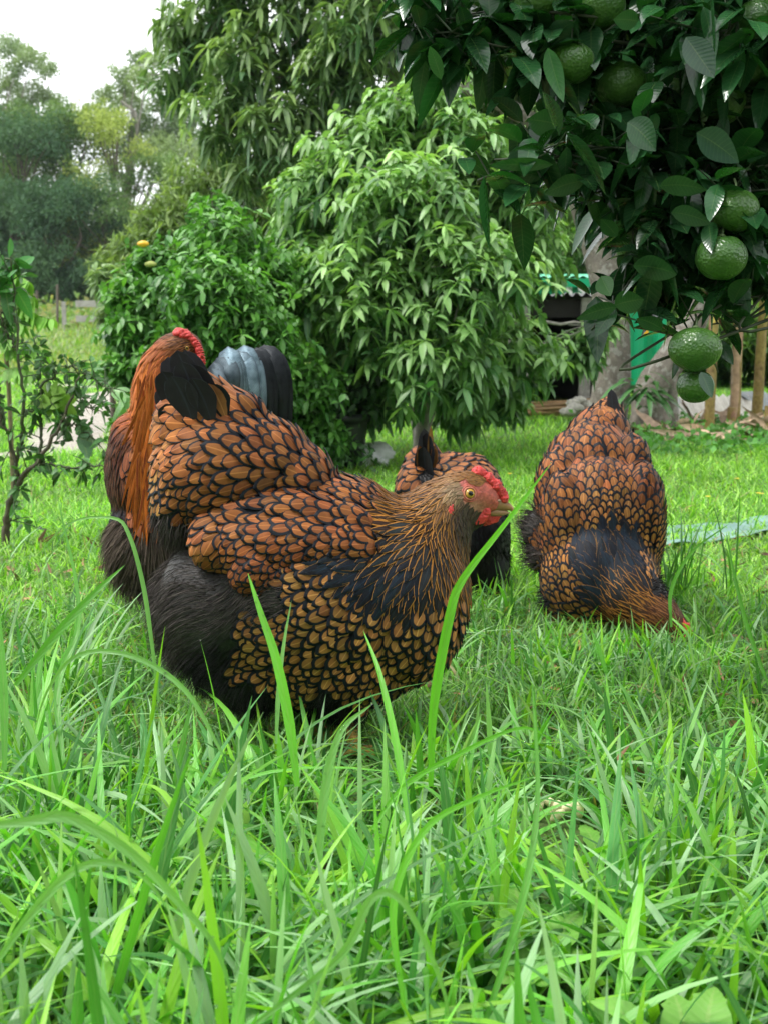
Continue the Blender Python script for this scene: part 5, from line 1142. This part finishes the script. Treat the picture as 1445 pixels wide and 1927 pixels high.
# ---- hen seen from behind, in the middle
H3 = Bird(2.75, [(862, 1015, 0, 96, 155, 110), (800, 935, 10, 55, 70, 90), (880, 930, 10, 62, 75, 90), (780, 925, -10, 34, 60, 60), (850, 895, 10, 42, 42, 60), (905, 1060, 0, 52, 100, 90), (800, 880, 10, 38, 42, 40)] + chain([(805, 880, 10, 32), (803, 850, 10, 18)], 4), voxel=.006, smooth=6)
G3 = [(765, 900, -.5, .2, 'sad', 46, 28), (757, 940, -.4, .8, 'sad', 48, 28), (780, 870, -.7, -.4, 'sad', 42, 26), (820, 855, .1, -.8, 'sad', 42, 26), (850, 870, .7, -.2, 'sad', 46, 28), (880, 880, .7, .3, 'sad', 46, 28), (900, 910, .6, .8, 'sad', 44, 28), (790, 950, -.2, 1, 'sad', 46, 28), (860, 920, .5, .7, 'sad', 46, 28), (826, 890, .5, .6, 'tand', 44, 24), (806, 895, 0, 1, 'flb', 22, 8), (812, 930, 0, 1, 'flb', 22, 8), (930, 960, .3, 1, 'flb', 16, 8), (930, 1050, .2, 1, 'flb', 16, 8), (900, 1130, 0, 1, 'flb', 18, 8), (850, 1050, 0, 1, 'flb', 18, 8), (780, 1050, 0, 1, 'flb', 18, 8), (945, 1000, .2, 1, 'blk', 30, 12), (920, 1010, .1, 1, 'blk', 30, 12), (915, 1090, 0, 1, 'blk', 30, 12), (935, 1080, 0, 1, 'blk', 30, 12)]
H3.guides(G3, .8); T = thing('hen', g(880, 1185), 'gold laced hen seen from behind between the other two, mostly hidden', 'hen')
H3.body('body', T); s = Soup(); H3.feathers(s, 30000, .6, .005); s.build('plumage', M['feather'], T, rims=True)
s = Soup(); H3.fluff(s, 26000, 18, 1.4, .35); s.build('fluff', M['fluff'], T)
s = Soup(); k = H3.s
for i, (x0, y0, x1, y1, w_, cc, rr) in enumerate([(796, 890, 793, 806, .034, (.05, .06, .075), (.02, .025, .03)), (808, 885, 806, 814, .034, (.012, .014, .018), (.02, .025, .03)), (808, 870, 807, 800, .016, (.45, .23, .07), (.25, .12, .03)), (816, 880, 820, 838, .02, (.3, .13, .05), BLK), (790, 890, 786, 838, .022, (.3, .12, .05), BLK), (800, 915, 800, 840, .044, (.012, .014, .018), (.02, .025, .03))]):
    a = P(x0, y0, 2.75 - 36 * k); e = P(x1, y1, 2.75 - (40 + 3 * i) * k); d = e - a; L = np.linalg.norm(d)
    V, F, uv, nv = ribbons(a, d, [1, .5 * (-1) ** i, 0], L, w_, [.05 * (-1) ** i, 0, 0], R=9, Cn=4, prof=prof_tail if i != 2 else prof_leaf, fold=.35); s.add(V, F, cc, uv, rim=(*rr, .75), ku=np.stack([uv[:, 0] * .9, uv[:, 1] * 0], 1))
s.build('tail', M['feather'], T, rims=True)
for x0 in (850, 900): leg(H3, T, P(x0, 1150, 2.75 - 10 * k), G(x0, 2.7), .008, .05, 1.4)

# ---- rooster behind the main hen
H4 = Bird(2.2, [(292, 890, 20, 88, 125, 105), (380, 900, 70, 120, 110, 110), (272, 1010, 0, 64, 92, 80), (330, 1020, 30, 70, 90, 80), (245, 860, -10, 36, 80, 60), (310, 800, 0, 62, 60, 60)] + chain([(312, 810, 0, 60), (300, 745, 0, 46), (305, 700, 0, 40), (325, 665, 0, 34), (345, 655, 0, 31)]) + [(352, 655, 0, 30, 26, 25), (365, 668, 0, 16, 16, 15)] + chain([(380, 840, 60, 90), (420, 770, 90, 50), (440, 740, 95, 26)]), voxel=.0055, smooth=6)
G4 = [(330, 640, -.8, .3, 'hd', 26, 7), (360, 645, -.9, .1, 'hd', 20, 7), (300, 660, -.6, .8, 'copd', 56, 9), (280, 700, -.25, 1, 'cop', 90, 10), (268, 745, -.15, 1, 'cop', 90, 10), (310, 720, 0, 1, 'cop', 90, 10), (300, 770, -.1, 1, 'cop', 90, 10), (255, 785, -.6, .7, 'copd', 60, 10), (345, 690, .1, 1, 'cop', 70, 9),
      (235, 820, -.35, .9, 'rdk', 50, 9), (220, 860, -.15, 1, 'rdk', 55, 9), (215, 910, 0, 1, 'rdk', 50, 9), (245, 860, -.1, 1, 'rl', 48, 22), (262, 900, 0, 1, 'rl', 46, 22), (240, 930, .1, 1, 'rdk', 52, 10), (270, 960, .1, 1, 'rl', 44, 20), (225, 960, .1, 1, 'blk', 46, 12), (300, 850, 0, 1, 'cop', 80, 10), (330, 900, 0, 1, 'cop', 90, 10), (420, 780, .9, -.4, 'copd', 60, 10), (400, 850, .5, .3, 'copd', 60, 10), (440, 745, .9, -.4, 'mix', 50, 10),
      (230, 1010, -.4, 1, 'flg', 30, 9), (260, 1060, -.2, 1, 'flg', 32, 9), (300, 1040, 0, 1, 'flg', 30, 9), (330, 1090, 0, 1, 'fl', 30, 9), (250, 1100, 0, 1, 'fl', 30, 9), (225, 980, -.6, .8, 'flg', 28, 9), (360, 1020, 0, 1, 'fl', 28, 9), (300, 990, 0, 1, 'flg', 28, 9)]
H4.guides(G4); T = thing('rooster', g(300, 1262), 'copper and black rooster with red comb standing behind the large hen', 'rooster')
H4.body('body', T); s = Soup(); H4.feathers(s, 46000, .55, .005); s.build('plumage', M['feather'], T, rims=True)
s = Soup(); H4.fluff(s, 30000, 30, 2.0, .5, grav=.5); s.build('fluff', M['fluff'], T)
k = H4.s; s = Soup(); n = 330; f = rng.uniform(0, 1, n)                           # long cape of orange hackles
b0 = np.array([H4.hit(x, y, .004)[0] for x, y in zip(292 + 34 * rng.uniform(-1, 1, n) + 12 * (1 - f), 700 + 190 * f)])
b0[:, 1] -= .012 * rng.uniform(0, 1, n) + .02 * (1 - f)
V, F, uv, nv = ribbons(b0, np.array([[-.04, -.10, -1.]]) + rng.normal(size=(n, 3)) * [.13, .06, .03], [1, .25, 0], rng.uniform(.05, .13, n) , .0058, [-.04, .05, -.05], R=8, Cn=2, prof=prof_lance, fold=.2)
cc = np.where(rng.uniform(size=(n, 1)) < .7, [[.42, .105, .016]], [[.22, .045, .012]]) * rng.uniform(.6, 1.4, (n, 1))
s.add(V, F, np.repeat(cc, nv, 0), uv, rim=(.46, .15, .03, .7), ku=np.stack([np.abs(uv[:, 0]), uv[:, 1] * 0], 1)); s.build('hackle', M['feather'], T, rims=True)
s = Soup()
for i in range(17):
    f = i / 16; o_ = np.array([(438, 778), (512, 636), (548, 822)], float) * (1 - f) + np.array([(414, 772), (398, 684), (404, 792)], float) * f
    o_ += rng.normal(size=(3, 2)) * [[2, 2], [5, 5], [6, 12]]; (x0, y0), (xm, ym), (x1, y1) = o_; w_ = .040 * rng.uniform(.8, 1.15)
    ym += 14 * math.sin(f * math.pi) * -1; y1 += 30 * math.sin(f * math.pi)
    cc = np.array((.016, .02, .026)) if f < .36 else np.array((.24, .35, .43)) * rng.uniform(.6, 1.1) * (1 if f < .8 else .4)  # pale middle feathers: sky sheen on dark plumes put into the colour
    Yt = 2.2 + (112 - 4.2 * i) * k; pts = curve_pts([P(x0, y0, Yt), P((x0 + xm) / 2 - 4, (y0 + ym) / 2 + 6, Yt - .01), P(xm, ym + 30, Yt - .02), P((xm + x1) / 2 + 8, (ym + y1) / 2 - 8, Yt - .03), P(x1, y1, Yt - .02)], 24)
    Tn = unit(np.gradient(pts, axis=0)); sd = unit(np.cross(Tn, [0, -1, .25])); tt = np.linspace(0, 1, 24); w = prof_tail(tt) * (1 - .5 * tt ** 4) * w_ / 2 * (.6 + .4 * np.minimum(1, tt * 3)); V = []
    for j in np.linspace(-1, 1, 5): V.append(pts + sd * (w * j)[:, None] + np.array([0, .35, 0]) * (w * abs(j))[:, None])
    V = np.stack(V, 1).reshape(-1, 3); ii, jj = np.meshgrid(np.arange(23), np.arange(4), indexing='ij'); a0 = (ii * 5 + jj).ravel()
    s.add(V, np.stack([a0, a0 + 1, a0 + 6, a0 + 5], 1), cc, np.stack([np.tile(np.linspace(-1, 1, 5), 24), np.repeat(tt, 5)], 1))
s.build('tail', M['iris_tail'], T)
s = Soup(); cp = curve_pts([P(336, 626, 2.2 - 16 * k), P(350, 630, 2.2 - 18 * k), P(365, 642, 2.2 - 20 * k), P(375, 660, 2.2 - 22 * k), P(380, 684, 2.2 - 22 * k)], 20)
for i, q in enumerate(cp): add_ball(s, q, np.array([6.5, 8, 6.5]) * k * rng.uniform(.85, 1.1) * (1.45 if i < 7 else 1.0), nu=12, nv=8, fn=bumpy(i, .16))
for i in range(5, 20): add_ball(s, cp[i] + np.array([4.5, -3, 1.5]) * k, np.array([5, 3, 2.2]) * k, nu=10, nv=6)
s.build('comb', M['comb'], T)
s = Soup(); beak(s, [P(362, 668, 2.2), P(374, 674, 2.2), P(384, 684, 2.2)], [9 * k, 7 * k, 1 * k], .8, (.4, .2, .1), (.45, .3, .15)); s.build('beak', M['horn'], T)
eye_part(H4, T, 352, 655, 5)
for x0, dy in ((285, 0), (335, 40)): leg(H4, T, P(x0, 1090, 2.2 + dy * k), G(x0, 2.2 + dy * k), .009, .055, .3)
# ---------------------------------------------------------------- grass
def wedge(n, r0, r1, half=.52, pw=1.0):
    u = rng.uniform(size=n); r = (r0 ** (2 * pw) + u * (r1 ** (2 * pw) - r0 ** (2 * pw))) ** (1 / (2 * pw)); a = rng.uniform(-half, half, n)
    return r * np.sin(a), r * np.cos(a)
GC = np.array([(.20, .46, .045), (.30, .60, .06), (.15, .37, .06), (.42, .70, .14), (.11, .28, .05)])
def patchy(x, y): return .5 + .5 * np.sin(x * 3.1 + 1.7 * np.sin(y * 2.3)) * np.sin(y * 2.7 + 1.3 * np.sin(x * 1.9 + 2))
path_c = curve_pts([(-3.4, 5.0, 0), g(60, 860), g(120, 830), g(160, 790), g(190, 748), g(175, 730), (-9.5, 15, 0)], 60)[:, :2]
def off_path(x, y, w=.2):
    d = np.min(np.hypot(x[:, None] - path_c[None, :, 0], y[:, None] - path_c[None, :, 1]), 1); return d > w
CLR = [(*(g(1050, 1570)[:2]), .05, .20), (*(g(672, 1432)[:2]), .03, .22), (G(1350, .86)[0], .86, .05, .16), (G(1010, 1.0)[0], 1.0, .04, .1)]
def clear(x, y):
    ok = np.ones(len(x), bool)
    for cx, cy, w_, l_ in CLR: ok &= ~((np.abs(x - cx) < w_) & (y > cy - l_) & (y < cy + .03))
    return ok
def blades(s, n, r0, r1, h, w, R, half=.52, pw=1.0, bend=.5, pick=None, hj=.5, Cn=1, fold=0, prof=prof_blade, cols=GC, cmul=1.0):
    x, y = wedge(n, r0, r1, half, pw); ok = off_path(x, y)
    if r0 < 2: q_ = clear(x, y); h = np.where(q_, 1., .35) * h
    if pick is not None: ok &= pick(x, y)
    x, y = x[ok], y[ok]; m = len(x); pt = patchy(x, y)
    H = rng.uniform(1 - hj, 1 + hj, m) * (h[ok] if np.ndim(h) else h) * (.7 + .6 * pt); a = rng.uniform(0, 6.28, m); le = np.abs(rng.normal(0, .35, m))
    d = np.stack([np.cos(a) * le, np.sin(a) * le, np.ones(m)], 1); bd = np.stack([np.cos(a), np.sin(a), -np.full(m, .55)], 1) * (bend * rng.uniform(.2, 1.6, m))[:, None]
    sd = np.stack([-np.sin(a), np.cos(a), np.zeros(m)], 1) + rng.normal(size=(m, 3)) * .5
    c = cols[rng.choice(len(cols), m)] * rng.uniform(.7, 1.3, (m, 1)) * (.85 + .3 * pt[:, None]) * cmul
    dry = rng.uniform(size=m) < .025; c[dry] = (.38, .32, .15)
    add_rib(s, np.stack([x, y, gz(x, y) - .004], 1), d, sd, H, w * rng.uniform(.6, 1.3, m), bd, c, R=R, Cn=Cn, prof=prof, fold=fold)
rng = np.random.default_rng(2024)
s = Soup()
blades(s, 36000, .55, 2.6, .058, .0054, 4, half=.72, bend=.55, Cn=2, fold=.25, cols=GC * [.60, .68, .95])
blades(s, 9000, .55, 2.6, .03, .004, 3, bend=1.0, Cn=1, cols=np.array([(.08, .2, .03), (.12, .28, .05), (.2, .2, .08)]))
blades(s, 125000, 2.6, 6.5, .052, .0062, 3, half=.62, bend=.6, pw=.85)
s.build('lawn_grass', M['grass'], kind='stuff', label='short bright green lawn grass under and around the birds', cat='grass')
s = Soup()
blades(s, 125000, 6.5, 15, .06, .011, 2, half=.62, bend=.5, pw=.85)
blades(s, 85000, 15, 38, .12, .035, 2, half=.62, bend=.4, pw=.8, cols=np.array([(.22, .33, .07), (.16, .30, .05), (.30, .34, .12)]))
s.build('far_grass', M['grass'], kind='stuff', label='bright lawn and paddock grass reaching back to the far wood', cat='grass')
# tall arching blades between camera and birds
s = Soup()
def tall(n, r0, r1, H, w, bend, pick=None, le=.25, cols=GC, half=.5, clump=None):
    x, y = wedge(n, r0, r1, half)
    if clump is not None:
        k = rng.integers(len(clump), size=n); x = clump[k, 0] + rng.normal(size=n) * .022; y = clump[k, 1] + rng.normal(size=n) * .022
    ok = clear(x, y) if pick is None else pick(x, y) & clear(x, y); x, y = x[ok], y[ok]; m = len(x)
    a = rng.uniform(0, 6.28, m); l = np.abs(rng.normal(0, le, m)); d = np.stack([np.cos(a) * l, np.sin(a) * l, np.ones(m)], 1); hh = rng.uniform(.55, 1.15, m) * H
    bd = np.stack([np.cos(a), np.sin(a), -np.full(m, .75)], 1) * (bend * rng.uniform(.05, 1.5, m))[:, None]
    c = cols[rng.choice(len(cols), m)] * rng.uniform(.75, 1.25, (m, 1))
    add_rib(s, np.stack([x, y, gz(x, y) - .004], 1), d, np.stack([-np.sin(a), np.cos(a), np.zeros(m)], 1) + rng.normal(size=(m, 3)) * .45, hh, w * rng.uniform(.6, 1.25, m), bd, c, R=9, Cn=2, fold=.28)
TC = .92 * np.array([(.14, .44, .06), (.19, .52, .06), (.30, .58, .22), (.09, .30, .08), (.27, .58, .05), (.34, .56, .30), (.07, .24, .05)])  # whitish greens put the reflecting upper surfaces into the blade colour
hensafe = lambda x, y: ~((np.abs(x + .06) < .26) & (y > 1.45) & (y < 1.95)) & ~((np.abs(x - .42) < .15) & (y > 2.15))
tall(3000, .62, 1.6, .15, .0086, .6, cols=TC)
tall(900, .60, 1.2, .215, .0108, .75, cols=TC)
tall(420, .62, 1.5, .29, .0098, .7, pick=lambda x, y: x < -.10 - .1 * (y - 1), cols=TC)
cl = np.array([(-.42, 1.45), (-.36, 1.3), (-.47, 1.6), (-.3, 1.15), (-.5, 1.9), (-.25, 1.0), (.12, .95), (-.05, .9), (.2, 1.05), (.3, 1.2), (-.4, 1.1), (.02, 1.02)])
tall(330, 1, 2, .22, .0068, .6, clump=cl, cols=TC)
tall(2600, 1.4, 2.6, .12, .0060, .6, pick=hensafe, cols=TC)
tall(260, 2.3, 4.2, .15, .005, .45, pick=lambda x, y: (x > .5 + .1 * (y - 2)) | (x < -.62), cols=TC)
cl = np.array([(x_, y_) for x_ in np.linspace(.27, .58, 12) for y_ in (2.02, 2.1, 2.16)])
tall(260, 1, 2, .10, .006, .6, clump=cl, cols=TC)
s.build('tall_grass', M['grass'], kind='stuff', label='tall arching wet grass blades in the foreground', cat='grass')
s = Soup()
cl = np.array([g(1175, 1150)[:2] + [.02, 0], g(1215, 1140)[:2], g(1235, 1135)[:2], g(1300, 1130)[:2]]) + [0.06, 0]
tall(34, 1, 2, .24, .0055, .30, clump=cl, cols=np.array([(.05, .17, .035), (.07, .22, .04)]), le=.12)
s.build('grass_tussock', M['grass'], origin=(cl[1][0], cl[1][1], 0), label='upright dark green strappy tussock right of the pecking hen', cat='grass tuft', kind='thing')
# single long blades that stand out
def one_blade(cps, w, col, label, R=26):
    pts = curve_pts(cps, R); Tn = unit(np.gradient(pts, axis=0)); sd = unit(np.cross(Tn, [.15, -1, .25])); t = np.linspace(0, 1, R); hw = w / 2 * prof_blade(t) * (.8 + .3 * np.sin(np.pi * t)); V = []
    nn = np.cross(Tn, sd)
    for j in (-1, -.5, 0, .5, 1): V.append(pts + sd * (hw * j)[:, None] - nn * (hw * abs(j) * .35)[:, None])
    V = np.stack(V, 1).reshape(-1, 3); ii, jj = np.meshgrid(np.arange(R - 1), np.arange(4), indexing='ij'); a0 = (ii * 5 + jj).ravel()
    q = Soup(); q.add(V, np.stack([a0, a0 + 1, a0 + 6, a0 + 5], 1), col, np.stack([np.tile([-1, -.5, 0, .5, 1], R), np.repeat(t, 5)], 1))
    return q.build('long_grass', M['grass'], origin=pts[0], label=label, cat='grass blade', group='single long grass blades', kind='thing')
def bl(pl, Ys_, w, col, label): one_blade([P(x, y, Y) for (x, y), Y in zip(pl, np.linspace(Ys_[0], Ys_[1], len(pl)))], w, col, label)
B1, B2, B3 = (.16, .50, .04), (.20, .44, .13), (.12, .36, .05)
bl([(810, 1480), (815, 1330), (845, 1160), (870, 1090), (950, 985), (1036, 872)], (1.2, 1.22), .0115, B1, 'long bright blade leaning across the beak of the large hen')
bl([(560, 1480), (545, 1360), (520, 1240), (490, 1150), (467, 1078)], (1.22, 1.3), .0125, B1, 'broad upright blade in front of the belly of the large hen')
bl([(520, 1400), (525, 1300), (535, 1210), (549, 1130)], (1.28, 1.34), .006, B2, 'thin blade just right of the broad upright blade')
bl([(770, 1560), (745, 1400), (715, 1270), (684, 1187)], (1.15, 1.3), .009, B1, 'upright blade pointing at the breast of the large hen')
bl([(600, 1640), (610, 1500), (640, 1380), (700, 1325)], (1.05, 1.1), .010, B2, 'pale blade with a bent tip below the large hen')
bl([(300, 1320), (285, 1200), (270, 1100), (245, 1010), (215, 975), (130, 985), (60, 1060)], (1.5, 1.55), .0065, B2, 'thin arching blade in front of the tail of the rooster')
bl([(30, 1290), (110, 1190), (180, 1115), (236, 1063)], (1.35, 1.4), .011, B3, 'stiff dark blade pointing up right at the left side')
bl([(-60, 1560), (60, 1545), (130, 1538), (240, 1600), (330, 1690), (410, 1790), (450, 1930)], (.78, .8), .009, B2, 'broad wet blade arching over at the bottom left')
bl([(-20, 1830), (60, 1720), (130, 1645), (200, 1622), (270, 1650), (330, 1730)], (.8, .82), .0075, B2, 'wet blade arch beneath the broad wet blade')
bl([(480, 1927), (640, 1800), (700, 1690), (760, 1700), (830, 1850), (850, 1960)], (.78, .8), .007, B2, 'pale arching blade at the bottom centre')
bl([(420, 1420), (350, 1300), (250, 1235), (150, 1232), (90, 1300), (60, 1400)], (1.15, 1.2), .006, B2, 'dewy arching blade left of the large hen')
bl([(700, 1560), (760, 1480), (860, 1420), (980, 1370), (1050, 1400)], (1.1, 1.2), .006, B1, 'blade bowing to the right below the breast of the large hen')
bl([(10, 1450), (8, 1300), (-5, 1150), (-30, 1000)], (1.2, 1.3), .010, B3, 'tall blade rising along the left edge')
bl([(120, 1430), (110, 1290), (150, 1150), (108, 930)], (1.3, 1.5), .009, B3, 'tall narrow blade right of the thorny shrub')
bl([(760, 1900), (740, 1700), (800, 1560), (900, 1500), (1010, 1460)], (.85, .95), .007, B1, 'blade leaning right at the lower centre')
bl([(900, 1960), (980, 1700), (1010, 1500), (1000, 1280)], (.85, 1.0), .0075, B3, 'upright blade right of the lower centre')
bl([(1445, 1290), (1405, 1180), (1380, 1080), (1365, 1000)], (1.8, 1.85), .008, B3, 'blade curving up at the right edge')
bl([(1262, 1180), (1262, 1110), (1300, 1040), (1372, 985)], (2.05, 2.1), .008, B3, 'dark blade leaning right above the plastic sheet')
# dew
s = Soup(); me_t = [o for o in bpy.data.objects if o.name.startswith('tall_grass')][0].data
co = np.empty(len(me_t.vertices) * 3, np.float32); me_t.vertices.foreach_get('co', co); co = co.reshape(-1, 3).astype(float)
pool = co[(co[:, 1] < 1.7) & (co[:, 2] > .05)]
for o in [o for o in bpy.data.objects if o.name.startswith('long_grass')]:
    v = np.empty(len(o.data.vertices) * 3, np.float32); o.data.vertices.foreach_get('co', v); v = v.reshape(-1, 3) + np.array(o.location); pool = np.concatenate([pool] + [v] * 3)
for q in pool[rng.choice(len(pool), 900)]: add_ball(s, q + [0, 0, .0006], rng.uniform(.0005, .0013), nu=8, nv=6)
m, nt, p, out = new_mat('water_drop'); p.inputs['Transmission Weight'].default_value = 1; p.inputs['Roughness'].default_value = .0; p.inputs['IOR'].default_value = 1.33
s.build('dew_drops', m, kind='stuff', label='tiny water drops on the foreground grass', cat='dew')
# broad leaved weeds
def weed(px, py, Y, n, L, W, col, label, group='broad leaved weeds in the grass', up=.8):
    b = g(px, py) if Y is None else G(px, Y); q = Soup(); a = rng.uniform(0, 6.28) + np.arange(n) / n * 6.28 + rng.normal(size=n) * .3
    d = np.stack([np.cos(a), np.sin(a), np.full(n, up)], 1)
    add_rib(q, b + [0, 0, .005], d, np.cross(d, [0, 0, 1.]), L * rng.uniform(.7, 1.15, n), W, [0, 0, -.45], np.array(col) * rng.uniform(.8, 1.2, (n, 1)), R=14, Cn=4, fold=.12, wave=.05, prof=lambda t: (prof_leaf(t ** 1.25) * (1 + .16 * np.sin(t * 34))) * .95 + .04)
    q.build('weed', M['leaf_matt'], origin=b, label=label, cat='weed', group=group, kind='thing')
weed(1360, 1960, .86, 6, .165, .036, (.20, .44, .08), 'pale broad leaved weed at the bottom right', up=2.0)
weed(1010, 1760, 1.0, 8, .16, .036, (.18, .42, .06), 'broad leaved weed among the blades right of the lower centre', up=1.8)
weed(880, 1960, .93, 5, .11, .03, (.17, .42, .06), 'broad leaved weed at the bottom edge right of the centre', up=.9)
weed(610, 1960, .92, 5, .10, .03, (.17, .42, .06), 'broad leaved weed at the bottom edge near the centre', up=.7)
weed(1130, 1640, None, 5, .09, .022, (.16, .38, .06), 'small lobed weed below the pale seed scraps', up=.9)
weed(1080, 1160, None, 5, .05, .02, (.14, .30, .10), 'small grey green weed beside the pecking hen')
# scraps in the grass
pm = plain_mat('cream_scrap', (.80, .70, .44), .5, 40, .12)
for i, (px, py) in enumerate([(1012, 1545), (1030, 1535), (1050, 1560), (1068, 1545), (1088, 1548), (1045, 1545)]):
    c = g(px, py + 18) + [0, 0, .03]; s = Soup(); add_ball(s, c, (.0055, .004, .013), nu=14, nv=10, fn=lambda D: 1 - .35 * np.clip(D[:, 2], 0, 1), axes=np.array(Matrix.Rotation(rng.uniform(-1.2, 1.2), 3, 'Y')))
    s.build('corn_scrap', pm, origin=c, label=['leftmost of the cream food scraps', 'second cream food scrap from the left', 'large middle cream food scrap', 'cream food scrap just right of the middle one', 'rightmost of the cream food scraps', 'cream food scrap lying lowest in the little heap'][i] + ' in the grass', cat='food scrap', group='cream food scraps in the grass')
s = Soup(); n = 900; x, y = wedge(n, 1.0, 3.6, .45); pos = np.stack([x, y, .008 + rng.uniform(0, .015, n)], 1)
add_rib(s, pos, randdir(n) * [1, 1, .3], randdir(n) * [1, 1, .3] + [0, 0, .5], rng.uniform(.015, .06, n), rng.uniform(.003, .012, n), rng.normal(size=(n, 3)) * .3, np.array([(.30, .17, .09)]) * rng.uniform(.4, 1.6, (n, 1)), R=4, fold=.3)
s.build('fallen_litter', M['dry'], kind='stuff', label='small brown dead leaves and straw lying in the lawn', cat='leaf litter')
# yellow flowers and fallen yellow leaves
ym = plain_mat('yellow_petal', (.75, .55, .03), .5, 40, .15)
for px, py, fl in ((1385, 915, 'highest'), (1425, 945, 'left one of the close pair'), (1431, 946, 'rightmost'), (1330, 952, 'left of the close pair'), (958, 905, 'above the beak of the large hen')):
    b = g(px, py + 12); s = Soup(); add_tube(s, [b, b + [.002, 0, .03], b + [0, 0, .05]], .0012, 5, (.1, .25, .04), mi=0)
    n = 8; a = np.arange(n) / n * 6.28; d = np.stack([np.cos(a), np.sin(a), np.full(n, .5)], 1)
    T = thing('yellow_flower', b, 'tiny yellow flower in the lawn, ' + fl, 'flower', 'tiny yellow flowers in the lawn'); s.build('stem', bpy.data.materials['green_twig'], T)
    s = Soup(); add_rib(s, b + [0, 0, .05], d, np.cross(d, [0, 0, 1.]), .012, .006, [0, 0, -.2], (.8, .6, .03), R=3); s.build('petals', ym, T)
# ---------------------------------------------------------------- air between the camera and the far wood
s = Soup(); add_box(s, (-225, -32, -2.2), (225, 130, 24))
m = bpy.data.materials.new('haze'); m.use_nodes = True; nt = m.node_tree; nt.nodes.clear()
out = nt.nodes.new('ShaderNodeOutputMaterial'); v = nt.nodes.new('ShaderNodeVolumePrincipled'); v.inputs['Color'].default_value = (.86, .93, 1, 1); v.inputs['Density'].default_value = .0004
nt.links.new(v.outputs[0], out.inputs['Volume'])
s.build('haze', m, kind='stuff', smooth=False, label='thin pale haze in front of the far wood', cat='haze')
